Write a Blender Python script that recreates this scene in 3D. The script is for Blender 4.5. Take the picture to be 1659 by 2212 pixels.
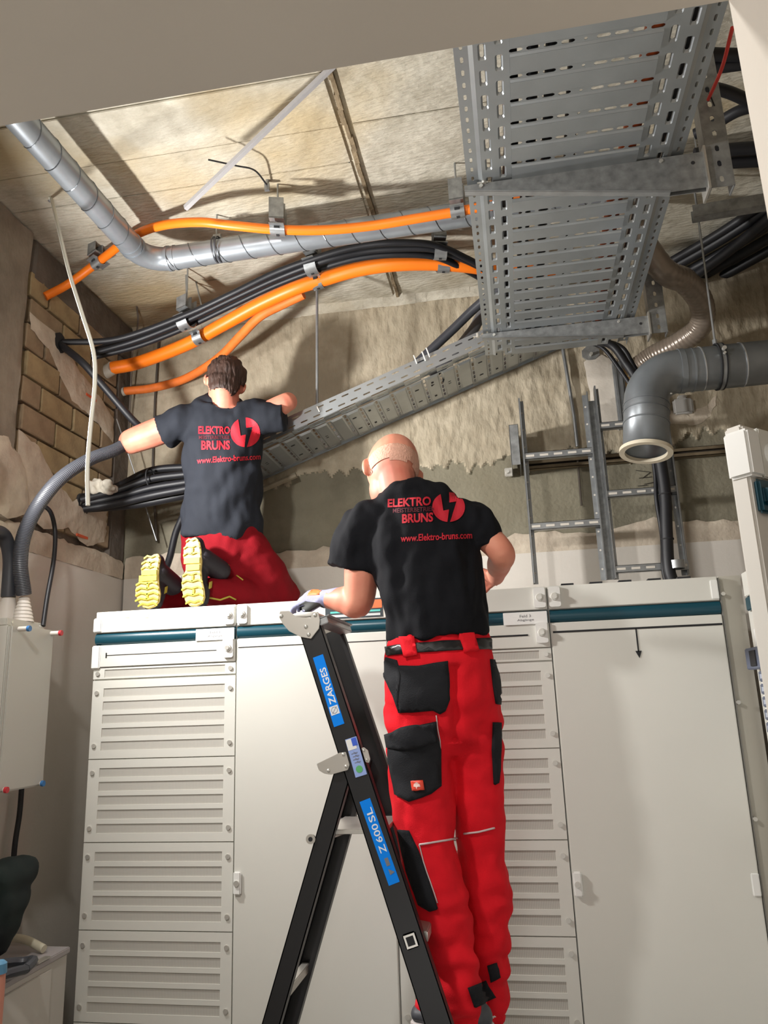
import bpy, bmesh, math, random
from mathutils import Vector, Matrix, noise
from mathutils.bvhtree import BVHTree
from mathutils.geometry import delaunay_2d_cdt

for o in list(bpy.data.objects): bpy.data.objects.remove(o)
SC = bpy.context.scene
COL = SC.collection
random.seed(7)
V = Vector
PI = math.pi

# ------------------------------------------------------------------ camera
FPX, YAW, PITCH, ROLL = 1645.3, .16536, .24531, -.03526
CAM = V((0, 0, 1.70))
_cy, _sy, _cp, _sp = math.cos(YAW), math.sin(YAW), math.cos(PITCH), math.sin(PITCH)
CW = V((-_sy*_cp, _cy*_cp, _sp)); _r = V((_cy, _sy, 0)); _u = _r.cross(CW)
CR = math.cos(ROLL)*_r + math.sin(ROLL)*_u
CU = -math.sin(ROLL)*_r + math.cos(ROLL)*_u
cam = bpy.data.cameras.new('camera'); cam.sensor_fit = 'VERTICAL'; cam.sensor_height = 36
cam.lens = 36*FPX/2212; cam.clip_start = .02
co = bpy.data.objects.new('camera', cam); COL.objects.link(co)
m = Matrix.Identity(4)
for i in range(3):
    m[i][0] = CR[i]; m[i][1] = CU[i]; m[i][2] = -CW[i]; m[i][3] = CAM[i]
co.matrix_world = m
SC.camera = co

# ------------------------------------------------------------------ light
w = bpy.data.worlds.new('world'); SC.world = w; w.use_nodes = True
w.node_tree.nodes['Background'].inputs[0].default_value = (1.0, .97, .93, 1)
w.node_tree.nodes['Background'].inputs[1].default_value = .36
SC.view_settings.view_transform = 'Standard'; SC.view_settings.look = 'None'
SC.view_settings.gamma = 1; SC.view_settings.use_curve_mapping = False
SC.view_settings.exposure = 0.12
LAMP = V((-1.80, 2.26, 2.66))          # the work lamp fixed to the left wall, just outside the frame
def area(name, loc, target, size, power, col, sizey=None):
    l = bpy.data.lights.new(name, 'AREA'); l.energy = power; l.color = col; l.size = size
    if sizey: l.shape = 'RECTANGLE'; l.size_y = sizey
    o = bpy.data.objects.new(name, l); COL.objects.link(o); o.location = loc
    o.rotation_euler = (V(target)-V(loc)).to_track_quat('-Z', 'Y').to_euler()
    return o
area('work_lamp_light', LAMP+V((.03, .0, 0)), LAMP+V((1.0, .28, .02)), .12, 52, (1.0, .975, .945))
area('corridor_fill', (-.3, -1.0, 2.5), (-.3, .6, 1.6), 1.1, 12, (1.0, .98, .96), .5)  # added soft fill from behind the camera, not an actual corridor lamp
area('lintel_fill', (-.5, -.5, .25), (-.1, .62, 2.4), .5, 7, (1.0, .97, .93), .3)  # unseen fill added to brighten the lintel underside and the ceiling
area('room_light', (-1.15, 1.0, 3.0), (.2, 2.8, 1.5), .12, 20, (1.0, .98, .95))

# ------------------------------------------------------------------ helpers
def ray(px, py): return CW*FPX + CR*(px-829.5) + CU*(1106-py)
def ATY(px, py, y): d = ray(px, py); return CAM + d*(y/d.y)
def ATZ(px, py, z): d = ray(px, py); return CAM + d*((z-CAM.z)/d.z)
def ATX(px, py, x): d = ray(px, py); return CAM + d*(x/d.x)
def lin(c): return tuple(((x/255)/12.92 if x/255 <= .04045 else ((x/255+.055)/1.055)**2.4) for x in c)
MATS = {}
def mat(name, rgb, rough=.6, metal=0., var=.0, vscale=6., bump=0., bscale=60., emit=0., spec=.5, stretch=(1, 1, 1), rgb2=None, coat=0.):
    if name in MATS: return MATS[name]
    M = bpy.data.materials.new(name); M.use_nodes = True; nt = M.node_tree; N = nt.nodes; L = nt.links
    b = N['Principled BSDF']; c = lin(rgb)
    b.inputs['Base Color'].default_value = (*c, 1); b.inputs['Roughness'].default_value = rough
    b.inputs['Metallic'].default_value = metal; b.inputs['Specular IOR Level'].default_value = spec
    if coat: b.inputs['Coat Weight'].default_value = coat
    tc = N.new('ShaderNodeTexCoord'); mp = N.new('ShaderNodeMapping'); mp.inputs['Scale'].default_value = stretch
    L.new(tc.outputs['Object'], mp.inputs[0])
    if var or rgb2:
        n = N.new('ShaderNodeTexNoise'); n.inputs['Scale'].default_value = vscale; n.inputs['Detail'].default_value = 6
        L.new(mp.outputs[0], n.inputs[0])
        r = N.new('ShaderNodeValToRGB'); r.color_ramp.elements[0].position = .32; r.color_ramp.elements[1].position = .68
        c2 = lin(rgb2) if rgb2 else tuple(x*(1-var) for x in c)
        r.color_ramp.elements[0].color = (*c2, 1); r.color_ramp.elements[1].color = (*(min(1, x*(1+var*.5)) for x in c), 1)
        L.new(n.outputs[0], r.inputs[0]); L.new(r.outputs[0], b.inputs['Base Color'])
    if bump:
        n2 = N.new('ShaderNodeTexNoise'); n2.inputs['Scale'].default_value = bscale; n2.inputs['Detail'].default_value = 5
        L.new(mp.outputs[0], n2.inputs[0]); bp = N.new('ShaderNodeBump'); bp.inputs['Strength'].default_value = bump
        bp.inputs['Distance'].default_value = .01
        L.new(n2.outputs[0], bp.inputs['Height']); L.new(bp.outputs[0], b.inputs['Normal'])
    if emit:
        b.inputs['Emission Color'].default_value = (*c, 1); b.inputs['Emission Strength'].default_value = emit
    MATS[name] = M; return M

def tag(o, label=None, cat=None, group=None, kind=None):
    if label: o['label'] = label
    if cat: o['category'] = cat
    if group: o['group'] = group
    if kind: o['kind'] = kind
    return o
def thing(name, label, cat, loc=(0, 0, 0), group=None):
    o = bpy.data.objects.new(name, None); COL.objects.link(o); o.location = loc; o.empty_display_size = .1
    return tag(o, label, cat, group)
def wloc(p):
    v = V((0, 0, 0))
    while p is not None: v += p.location; p = p.parent
    return v
def link_mesh(me, name, material, parent=None, origin=None, smooth=False):
    o = bpy.data.objects.new(name, me); COL.objects.link(o)
    if parent is not None: off = wloc(parent)
    else:
        if origin is None:
            if len(me.vertices):
                xs = [v.co for v in me.vertices]
                mn = V([min(c[i] for c in xs) for i in range(3)]); mx = V([max(c[i] for c in xs) for i in range(3)])
                origin = V(((mn.x+mx.x)/2, (mn.y+mx.y)/2, mn.z))
            else: origin = V((0, 0, 0))
        off = V(origin); o.location = off
    me.transform(Matrix.Translation(-off))
    if parent is not None: o.parent = parent
    for mm in (material if isinstance(material, (list, tuple)) else [material]): me.materials.append(mm)
    if smooth:
        for p in me.polygons: p.use_smooth = True
    return o

class MB:
    def __init__(s): s.v = []; s.f = []; s.mi = []; s.cur = 0
    def face(s, idx): s.f.append(idx); s.mi.append(s.cur)
    def add(s, vs, fs):
        b = len(s.v); s.v += [V(v) for v in vs]
        for f in fs: s.face([b+i for i in f])
        return s
    def box(s, a, b):
        x0, y0, z0 = [min(a[i], b[i]) for i in range(3)]; x1, y1, z1 = [max(a[i], b[i]) for i in range(3)]
        return s.add([(x0, y0, z0), (x1, y0, z0), (x1, y1, z0), (x0, y1, z0), (x0, y0, z1), (x1, y0, z1), (x1, y1, z1), (x0, y1, z1)],
                     [(0, 3, 2, 1), (4, 5, 6, 7), (0, 1, 5, 4), (1, 2, 6, 5), (2, 3, 7, 6), (3, 0, 4, 7)])
    def obox(s, c, ax, ay, az):      # oriented box: centre and three half-axis vectors
        c = V(c); ax = V(ax); ay = V(ay); az = V(az); vs = []
        for k in (-1, 1):
            for i, j in ((-1, -1), (1, -1), (1, 1), (-1, 1)): vs.append(c+ax*i+ay*j+az*k)
        return s.add(vs, [(0, 3, 2, 1), (4, 5, 6, 7), (0, 1, 5, 4), (1, 2, 6, 5), (2, 3, 7, 6), (3, 0, 4, 7)])
    def tube(s, pts, r, n=12, cap=True, ref=None, squash=1., twist=0, axis=None):
        pts = [V(p) for p in pts]; rr = r if isinstance(r, (list, tuple)) else [r]*len(pts)
        b = len(s.v); a = None
        for i, p in enumerate(pts):
            t = V(axis).normalized() if axis is not None else (pts[min(i+1, len(pts)-1)]-pts[max(i-1, 0)]).normalized()
            if a is None:
                a = V(ref) if ref is not None else (V((0, 0, 1)) if abs(t.z) < .9 else V((1, 0, 0)))
            a = (a-t*a.dot(t)).normalized(); c = t.cross(a)
            q = rr[i]; qa, qb = q if isinstance(q, (list, tuple)) else (q, q*squash)
            for k in range(n):
                th = 2*PI*k/n + twist*i
                s.v.append(p + a*math.cos(th)*qa + c*math.sin(th)*qb)
        for i in range(len(pts)-1):
            for k in range(n):
                k2 = (k+1) % n; s.face([b+i*n+k, b+i*n+k2, b+(i+1)*n+k2, b+(i+1)*n+k])
        if cap:
            s.face([b+k for k in range(n)][::-1]); s.face([b+(len(pts)-1)*n+k for k in range(n)])
        return s
    def cyl(s, a, b, r, n=16): return s.tube([a, b], r, n)
    def prism(s, poly, d):           # poly: list of 3d points, d: extrusion vector
        b = len(s.v); n = len(poly); d = V(d)
        s.v += [V(p) for p in poly] + [V(p)+d for p in poly]
        s.face([b+i for i in range(n)][::-1]); s.face([b+n+i for i in range(n)])
        for i in range(n): j = (i+1) % n; s.face([b+i, b+j, b+n+j, b+n+i])
        return s
    def ellipsoid(s, c, ax, ay, az, n=16, m=10):
        c = V(c); ax = V(ax); ay = V(ay); az = V(az); b = len(s.v)
        s.v.append(c-az)
        for j in range(1, m):
            ph = -PI/2+PI*j/m
            for k in range(n):
                th = 2*PI*k/n; s.v.append(c+(ax*math.cos(th)+ay*math.sin(th))*math.cos(ph)+az*math.sin(ph))
        s.v.append(c+az); e = len(s.v)-1
        for k in range(n): s.face([b, b+1+(k+1) % n, b+1+k])
        for j in range(m-2):
            for k in range(n):
                k2 = (k+1) % n; s.face([b+1+j*n+k, b+1+j*n+k2, b+1+(j+1)*n+k2, b+1+(j+1)*n+k])
        for k in range(n): s.face([b+1+(m-2)*n+k, b+1+(m-2)*n+(k+1) % n, e])
        return s
    def mesh(s, fix=True):
        me = bpy.data.meshes.new('m'); me.from_pydata([tuple(v) for v in s.v], [], s.f)
        for p, i in zip(me.polygons, s.mi): p.material_index = i
        if fix:
            bm = bmesh.new(); bm.from_mesh(me); bmesh.ops.recalc_face_normals(bm, faces=bm.faces); bm.to_mesh(me); bm.free()
        return me
    def build(s, name, material, parent=None, smooth=False, bevel=0, origin=None, auto=False):
        me = s.mesh()
        if bevel:
            bm = bmesh.new(); bm.from_mesh(me)
            es = [e for e in bm.edges if len(e.link_faces) == 2 and e.calc_face_angle(0) > .6]
            bmesh.ops.bevel(bm, geom=es, offset=bevel, segments=2, affect='EDGES', clamp_overlap=True)
            bm.to_mesh(me); bm.free()
        o = link_mesh(me, name, material, parent, origin, smooth or auto)
        if auto:
            try: me.set_sharp_from_angle(angle=.7)
            except Exception: pass
        return o
def spline(pts, n=8):
    pts = [V(p) for p in pts]; out = []
    P = [pts[0]*2-pts[1]] + pts + [pts[-1]*2-pts[-2]]
    for i in range(1, len(P)-2):
        a, b, c, d = P[i-1:i+3]
        for k in range(n):
            t = k/n; out.append(.5*((2*b)+(c-a)*t+(2*a-5*b+4*c-d)*t*t+(3*b-a-3*c+d)*t**3))
    out.append(pts[-1]); return out
def copy_obj(o, parent=None, loc=None):
    c = o.copy(); COL.objects.link(c)
    if parent is not None: c.parent = parent
    if loc is not None: c.location = loc
    return c
def struct(o): o['kind'] = 'structure'; return o

# ------------------------------------------------------------------ materials
WHITE = mat('cabinet_paint', (214, 213, 205), .42, var=.03, vscale=2)
WHITE2 = mat('cabinet_cap_plastic', (232, 232, 228), .4)
PERF = mat('perforated_vent', (196, 192, 182), .6)
def perf_nodes():
    nt = PERF.node_tree; N = nt.nodes; L = nt.links; b = N['Principled BSDF']
    tc = N.new('ShaderNodeTexCoord'); wv = N.new('ShaderNodeTexWave'); wv.inputs['Scale'].default_value = 55
    wv.bands_direction = 'X'
    L.new(tc.outputs['Object'], wv.inputs[0]); r = N.new('ShaderNodeValToRGB')
    r.color_ramp.elements[0].color = (*lin((168, 165, 157)), 1); r.color_ramp.elements[1].color = (*lin((198, 195, 187)), 1)
    L.new(wv.outputs[0], r.inputs[0]); L.new(r.outputs[0], b.inputs['Base Color'])
perf_nodes()
TEAL = mat('teal_band_plastic', (16, 66, 80), .3)
BLACKP = mat('black_print', (18, 18, 22), .6)
DARKGAP = mat('dark_gap', (40, 40, 42), .8)
PAPER = mat('paper_label', (235, 235, 232), .6)
GREYTXT = mat('grey_print', (120, 120, 125), .6)
SCREW = mat('zinc_screw', (205, 203, 196), .35, .55)
GALV = mat('galvanized_steel', (160, 163, 165), .38, .7, var=.18, vscale=22, bump=.03, bscale=90)
GALVD = mat('galvanized_steel_dull', (150, 152, 152), .5, .55, var=.3, vscale=34, bump=.06, bscale=50)
GALVP = mat('galvanized_tray_sheet', (172, 178, 182), .34, .7, var=.08, vscale=9)
DUCTM = mat('duct_zinc', (156, 163, 170), .36, .55, var=.14, vscale=9)
DUCTG = mat('grey_duct_zinc', (132, 137, 141), .38, .5, var=.22, vscale=7, bump=.04, bscale=20)
ORANGE = mat('orange_conduit', (255, 128, 24), .42, var=.04, vscale=12)
ORANGED = mat('dusty_orange_conduit', (236, 122, 48), .6, var=.14, vscale=30)
CABLE = mat('black_cable', (26, 27, 32), .5, var=.1, vscale=20)
CABLEG = mat('grey_black_cable', (62, 64, 70), .42)
ALU = mat('brushed_aluminium', (200, 197, 190), .36, .75)
BLACKLAD = mat('ladder_black', (22, 22, 24), .42)
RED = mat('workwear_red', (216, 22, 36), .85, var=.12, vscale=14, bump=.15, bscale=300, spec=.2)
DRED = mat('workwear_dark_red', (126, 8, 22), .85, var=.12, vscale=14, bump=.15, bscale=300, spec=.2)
WBLACK = mat('workwear_black', (26, 27, 31), .8, var=.12, vscale=20, bump=.2, bscale=300, spec=.25)
SHIRT = mat('shirt_black', (15, 16, 21), .85, var=.1, vscale=9, bump=.15, bscale=400, spec=.2)
SHIRT2 = mat('shirt_washed_black', (34, 37, 44), .85, var=.1, vscale=9, bump=.15, bscale=400, spec=.2)
PRINT = mat('red_print', (186, 22, 42), .7)
PRINTD = mat('dark_red_print', (84, 14, 30), .7)
SKIN = mat('skin', (216, 146, 120), .55, var=.1, vscale=9, rgb2=(204, 116, 96))
REDTAPE = mat('reflective_piping', (196, 176, 176), .5)
BLUE = mat('blue_sticker', (0, 134, 244), .6, spec=.2)
STWHITE = mat('white_print', (232, 236, 242), .5)
RUBBER = mat('dark_rubber', (32, 32, 34), .8)
YEL = mat('yellow_lug_rubber', (206, 196, 40), .5)
YELP = mat('pale_sole_rubber', (206, 184, 108), .6)

def concrete(name, base, dark, scale=3., bump=.4, bscale=25, stretch=(1, 1, 1), stain=None, spots=True, rough=.9):
    M = bpy.data.materials.new(name); M.use_nodes = True; nt = M.node_tree; N = nt.nodes; L = nt.links
    b = N['Principled BSDF']; b.inputs['Roughness'].default_value = rough; b.inputs['Specular IOR Level'].default_value = .2
    tc = N.new('ShaderNodeTexCoord'); mp = N.new('ShaderNodeMapping'); mp.inputs['Scale'].default_value = stretch
    L.new(tc.outputs['Object'], mp.inputs[0])
    n = N.new('ShaderNodeTexNoise'); n.inputs['Scale'].default_value = scale; n.inputs['Detail'].default_value = 10; n.inputs['Roughness'].default_value = .65
    L.new(tc.outputs['Object'], n.inputs[0])
    r = N.new('ShaderNodeValToRGB'); r.color_ramp.elements[0].position = .3; r.color_ramp.elements[1].position = .64
    r.color_ramp.elements[0].color = (*lin(dark), 1); r.color_ramp.elements[1].color = (*lin(base), 1)
    L.new(n.outputs[0], r.inputs[0]); out = r.outputs[0]
    if stain:
        n3 = N.new('ShaderNodeTexNoise'); n3.inputs['Scale'].default_value = 1.3; n3.inputs['Detail'].default_value = 4
        L.new(tc.outputs['Object'], n3.inputs[0])
        r3 = N.new('ShaderNodeValToRGB'); r3.color_ramp.elements[0].position = .5; r3.color_ramp.elements[1].position = .66
        mx = N.new('ShaderNodeMix'); mx.data_type = 'RGBA'
        L.new(n3.outputs[0], r3.inputs[0]); L.new(r3.outputs[0], mx.inputs['Factor']); L.new(out, mx.inputs['A'])
        mx.inputs['B'].default_value = (*lin(stain), 1); out = mx.outputs['Result']
    L.new(out, b.inputs['Base Color'])
    n2 = N.new('ShaderNodeTexNoise'); n2.inputs['Scale'].default_value = bscale; n2.inputs['Detail'].default_value = 8
    L.new(mp.outputs[0], n2.inputs[0]); bp = N.new('ShaderNodeBump'); bp.inputs['Strength'].default_value = bump; bp.inputs['Distance'].default_value = .02
    L.new(n2.outputs[0], bp.inputs['Height']); L.new(bp.outputs[0], b.inputs['Normal'])
    MATS[name] = M; return M
CEIL = concrete('board_marked_concrete', (208, 203, 188), (166, 159, 142), 6, .5, 26, (1, 3, 1), stain=(186, 170, 138))
ROUGH = concrete('rough_cream_concrete', (190, 179, 158), (154, 142, 121), 7, .6, 34, (1, 1, .45), stain=(160, 150, 130))
SMOOTHC = concrete('damp_grey_concrete', (140, 135, 118), (112, 107, 92), 4, .3, 40, stain=(130, 124, 106))
COLC = concrete('column_plaster', (150, 140, 126), (116, 106, 94), 4, .5, 18, (1, 1, .5))
DARKC = concrete('dark_concrete', (112, 104, 96), (84, 78, 72), 4, .5, 20)
DRYW = concrete('drywall_paint', (216, 210, 202), (206, 200, 190), 1.5, .05, 60)
PLAST = concrete('gypsum_filler', (208, 196, 178), (178, 164, 148), 7, .5, 18, rough=.95)
FRONTW = mat('painted_plaster', (222, 214, 202), .8, var=.05, vscale=2, bump=.05, bscale=60)
BRICKA = concrete('yellow_brick', (178, 158, 122), (142, 124, 96), 9, .4, 60, (1, 14, .6))
BRICKB = concrete('tan_brick', (164, 144, 118), (134, 115, 94), 9, .4, 60, (1, 14, .6))
MORT = concrete('dark_mortar', (124, 114, 102), (98, 90, 80), 9, .7, 30)
FLOORM = concrete('screed_floor', (150, 146, 140), (120, 116, 110), 3, .1, 30)

# ------------------------------------------------------------------ room shell
XL, XR, YB, ZC, YF = -1.98, 1.42, 3.62, 3.78, .70
f = MB(); f.box((-2.3, -2.6, -.1), (1.7, 3.9, 0)); struct(f.build('floor', FLOORM))
# back wall as a relief grid: smooth damp concrete below, rough cream concrete hanging over it above
def wall_relief():
    b = MB(); nx, nz = 360, 200; z0, z1 = 2.30, ZC
    def edge(x): return 2.83 + .075*noise.noise(V((x*2.1, 3.3, 0))) + .055*noise.noise(V((x*9, 1.3, 0))) + .05*noise.noise(V((x*26, 7, 0)))+(.06 if x > .6 else 0)+(.09 if x < -1.3 else 0)
    for j in range(nz+1):
        for i in range(nx+1):
            x = -2.0+(XR+2.0)*i/nx; z = z0+(z1-z0)*j/nz; up = z > edge(x)
            d = (.010+.006*noise.noise(V((x*22, 2, z*5)))+.004*noise.noise(V((x*55, 5, z*16)))) if up else .002*noise.noise(V((x*12, 9, z*12)))
            b.v.append(V((x, YB-d, z)))
    for j in range(nz):
        for i in range(nx):
            x = -2.0+(XR+2.0)*(i+.5)/nx; z = z0+(z1-z0)*(j+.5)/nz
            b.cur = 0 if z > edge(x) else 1
            a = j*(nx+1)+i; b.face([a, a+1, a+nx+2, a+nx+1])
    b.cur = 1
    b.box((-2.0, YB+.012, -.0), (XR, YB+.2, ZC))
    return b
wb = struct(wall_relief().build('wall_back', [ROUGH, SMOOTHC], auto=True, origin=(0, YB, 0)))
def band(name, pts_bottom, top_fn, frame, parent, thick, material, n=90, seed=0):
    # irregular plaster band on a wall: frame(u, z, d) -> world
    b = MB(); u0, u1 = pts_bottom; rows = 5; zb = 2.362
    for i in range(n+1):
        u = u0+(u1-u0)*i/n; zt = top_fn(u)
        for j in range(rows+1):
            z = zb+(zt-zb)*j/rows
            d = thick*(1 if j < rows else .1)+.006*noise.noise(V((u*9+seed, z*9, 3)))+.003*noise.noise(V((u*40+seed, z*40, 3)))
            b.v.append(frame(u, z, max(.001, d)))
    for i in range(n):
        for j in range(rows):
            a = i*(rows+1)+j; b.face([a, a+rows+1, a+rows+2, a+1])
    return b.build(name, material, parent, auto=True)
dw = MB(); dw.box((XL+.01, YB-.018, 0), (XR, YB, 2.362)); dw.build('drywall_panel', DRYW, wb)
band('plaster_band', (XL+.01, XR), lambda u: 2.452+.02*noise.noise(V((u*4, 0, 0)))+.02*noise.noise(V((u*17, 0, 0)))+(.03 if u < -1.5 else 0)+(.04*math.exp(-((u-.66)/.1)**2)),
     lambda u, z, d: V((u, YB-.005-d, z)), wb, .012, PLAST)
# left wall
f = MB(); f.box((XL-.2, YF-.3, 0), (XL-.03, YB+.2, ZC)); wl = struct(f.build('wall_left', MORT, origin=(XL, 2, 0)))
f = MB(); f.box((XL-.03, YF, 0), (XL, YB, 2.362)); f.build('drywall_panel', DRYW, wl)
band('plaster_band', (YF, YB-.02), lambda u: 2.468+.02*noise.noise(V((u*4, 5, 0)))+.018*noise.noise(V((u*19, 5, 0))),
     lambda u, z, d: V((XL-.012+d, u, z)), wl, .014, PLAST, seed=4)
f = MB(); f.box((XL-.03, YF, 2.36), (XL-.012, 2.70, ZC)); 
def rough_patch(x, y0, y1, z0, z1, amp, m, name, ny=40, nz=60):
    b = MB()
    for j in range(nz+1):
        for i in range(ny+1):
            y = y0+(y1-y0)*i/ny; z = z0+(z1-z0)*j/nz
            e = min(1, min(i, ny-i)/1.0, min(j, nz-j)/1.0)
            b.v.append(V((x+(-.03 if e < .5 else amp*noise.noise(V((y*9, z*5, 1)))+amp*.5*noise.noise(V((y*30, z*14, 1)))), y, z)))
    for j in range(nz):
        for i in range(ny):
            a = j*(ny+1)+i; b.face([a, a+1, a+ny+2, a+ny+1])
    return b.build(name, m, wl, auto=True)
rough_patch(XL+.012, YF, 2.69, 2.44, ZC, .008, COLC, 'plastered_column', 60, 60)
rough_patch(XL-.002, 2.69, YB, 3.56, ZC, .006, DARKC, 'concrete_beam', 30, 10)
rough_patch(XL-.004, 3.46, YB, 2.44, 3.57, .006, DARKC, 'concrete_column', 10, 60)
# bricks one by one
brs = []
def brick_mesh(L_, H_, seed):
    b = bmesh.new(); bmesh.ops.create_cube(b, size=1); bmesh.ops.scale(b, vec=(.05, L_, H_), verts=b.verts)
    bmesh.ops.bevel(b, geom=list(b.edges), offset=.004, segments=1, affect='EDGES')
    me = bpy.data.meshes.new('brick'); b.to_mesh(me); b.free(); return me
full = [brick_mesh(.236, .112, 0), brick_mesh(.236, .112, 1)]
half = brick_mesh(.11, .112, 2)
for i, me in enumerate(full): me.materials.append((BRICKA, BRICKB)[i])
half.materials.append(BRICKA)
for r in range(9):
    z = 2.50+r*.1235; y = 2.715 + (0 if r % 2 else -.124)
    while y < 3.45:
        y0 = max(y, 2.70); y1 = min(y+.237, 3.455)
        if y1-y0 > .06:
            if y1-y0 > .2: me = full[random.random() < .45]
            else:
                me = brick_mesh(y1-y0, .112, 3); me.materials.append((BRICKA, BRICKB)[random.random() < .5])
            o = bpy.data.objects.new('brick', me); COL.objects.link(o); o.parent = wl
            o.location = V((XL-.030+random.uniform(-.003, .003), (y0+y1)/2, z+.056)) - wloc(wl)
            o.rotation_euler = (random.uniform(-.012, .012), 0, random.uniform(-.015, .015))
        y += .2495
# mortar and filler patches round the cable holes
def blob_patch(name, outline, x, m, parent, thick=.012, seed=0, axis='x'):
    pts = []
    n = len(outline)
    for i in range(n):
        a = V(outline[i]); b = V(outline[(i+1) % n])
        for k in range(5):
            p = a.lerp(b, k/5); q = .012*noise.noise(V((p.x*25+seed, p.y*25, seed)))
            pts.append(V((p.x+q, p.y+.012*noise.noise(V((p.x*25, p.y*25+seed, seed+5))))))
    vs, es, fs = cdt(pts, .035)
    b = MB(); c = V((sum(p[0] for p in pts)/len(pts), sum(p[1] for p in pts)/len(pts)))
    nb = len(pts)
    for i, p in enumerate(vs):
        d = (0 if i < nb else thick)+(.004*noise.noise(V((p[0]*40, p[1]*40, seed))) if i >= nb else 0)
        b.v.append(V((x+d, p[0], p[1])) if axis == 'x' else V((p[0], x-d, p[1])))
    for q in fs: b.face(list(q))
    return b.build(name, m, parent, smooth=True)
def cdt(outline, step):
    xs = [p[0] for p in outline]; ys = [p[1] for p in outline]
    pts = [V((p[0], p[1])) for p in outline]; n = len(pts)
    from mathutils.geometry import intersect_point_tri_2d
    def inside(x, y):
        c = False; j = n-1
        for i in range(n):
            if (ys[i] > y) != (ys[j] > y) and x < (xs[j]-xs[i])*(y-ys[i])/(ys[j]-ys[i]+1e-12)+xs[i]: c = not c
            j = i
        return c
    x = min(xs)+step*.5; k = 0
    while x < max(xs):
        y = min(ys)+step*.5*(1+k % 2)
        while y < max(ys):
            if inside(x, y) and min((p-V((x, y))).length for p in pts[:n]) > step*.45: pts.append(V((x, y)))
            y += step
        x += step*.87; k += 1
    r = delaunay_2d_cdt(pts, [(i, (i+1) % n) for i in range(n)], [list(range(n))], 1, 1e-7)
    return r[0], r[1], r[2]
blob_patch('mortar_patch', [(2.71, 3.40), (2.93, 3.40), (3.10, 3.31), (3.28, 3.26), (3.44, 3.18), (3.45, 3.06), (3.20, 3.12), (3.06, 3.14), (2.95, 3.22), (2.86, 3.30), (2.72, 3.33)], XL-.004, PLAST, wl, .008, 1)
blob_patch('mortar_patch', [(2.70, 2.86), (2.84, 2.83), (2.98, 2.72), (3.12, 2.66), (3.30, 2.74), (3.43, 2.70), (3.42, 2.52), (3.26, 2.47), (3.10, 2.52), (2.92, 2.48), (2.72, 2.56)], XL-.004, PLAST, wl, .010, 2)
blob_patch('mortar_patch', [(2.44, 2.78), (2.62, 2.80), (2.75, 2.70), (2.80, 2.52), (2.66, 2.46), (2.46, 2.50)], XL+.010, PLAST, wl, .010, 6)
for (yy, zz, rr) in ((2.925, 3.365, .045), (3.20, 2.665, .05)):
    b = MB(); n = 18; ring = []
    for k in range(n):
        a = 2*PI*k/n; q = rr*(1+.25*noise.noise(V((k*.9, rr*50, 2)))); ring.append(V((XL+.006, yy+math.cos(a)*q, zz+math.sin(a)*q)))
    b.prism(ring, (-.02, 0, 0)); b.build('wall_opening', DARKGAP, wl)
for (yy, zz) in ((3.16, 3.20), (3.16, 2.50)):   # stencilled marks on the blocks
    b = MB(); b.box((XL+.0, yy, zz), (XL+.0075, yy+.09, zz+.012)); b.build('orange_mark', mat('orange_mark', (214, 96, 60), .7), wl)
# ceiling made of board imprints
f = MB(); f.box((XL-.2, YF-.3, ZC), (XR+.2, YB+.2, ZC+.2)); ce = struct(f.build('ceiling', CEIL, origin=(0, 2, ZC)))
ys = [0.55]
while ys[-1] < YB: ys.append(ys[-1]+random.choice((.20, .23, .25)))
for side, (xa, xb) in enumerate(((XL-.05, -.505), (-.455, XR+.05))):
    for i in range(len(ys)-1):
        if side == 1 and i % 2: continue
        y1 = ys[i+1] if side == 0 else ys[min(i+2, len(ys)-1)]
        h = .006+random.random()*.006
        b = MB(); b.box((xa, ys[i]+.002, ZC-h), (xb, min(y1, YB)-.002, ZC+.01)); b.build('board_imprint', CEIL, ce, bevel=.002)
b = MB()
for k in range(28):
    y = 1.6+k*.072; x = -.480+.012*noise.noise(V((k*.5, 0, 0)))
    b.box((x-.006-.005*random.random(), y, ZC-.014-.004*random.random()), (x+.004+.006*random.random(), y+.075, ZC))
b.build('joint_filler', concrete('joint_mortar', (150, 134, 108), (112, 98, 78), 12, .6, 30), ce)
b = MB(); b.box((-.515, .6, ZC-.006), (-.509, YB, ZC+.0)); b.build('joint_line', DARKGAP, ce)
b = MB()
for i in range(60):      # rough haunch where ceiling meets the back wall
    x = -1.98+3.4*i/60; h = .045+.02*noise.noise(V((x*5, 1, 1)))
    b.prism([(x, YB, ZC), (x, YB-.06-.02*noise.noise(V((x*6, 2, 2))), ZC), (x, YB-.012, ZC-h)], (3.4/60+.002, 0, 0))
b.build('ceiling_haunch', CEIL, ce)
# right wall and front wall with the opening the picture is taken through
f = MB(); f.box((XR, YF-.3, 0), (XR+.2, YB+.2, ZC)); struct(f.build('wall_right', COLC))
f = MB(); f.box((-2.2, .42, 2.40), (1.6, YF, 3.98)); f.box((.268, .42, 0), (1.6, YF, 2.40)); f.box((-2.2, .42, 0), (-.72, YF, 2.40))
struct(f.build('wall_front', FRONTW))
# corridor behind the camera
f = MB(); f.box((-2.3, -2.8, 2.6), (1.7, .42, 2.7)); struct(f.build('ceiling', FRONTW))
f = MB(); f.box((-2.3, -2.8, 0), (-2.1, .42, 2.6)); struct(f.build('wall_left', FRONTW))
f = MB(); f.box((1.5, -2.8, 0), (1.7, .42, 2.6)); struct(f.build('wall_right', FRONTW))

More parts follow.
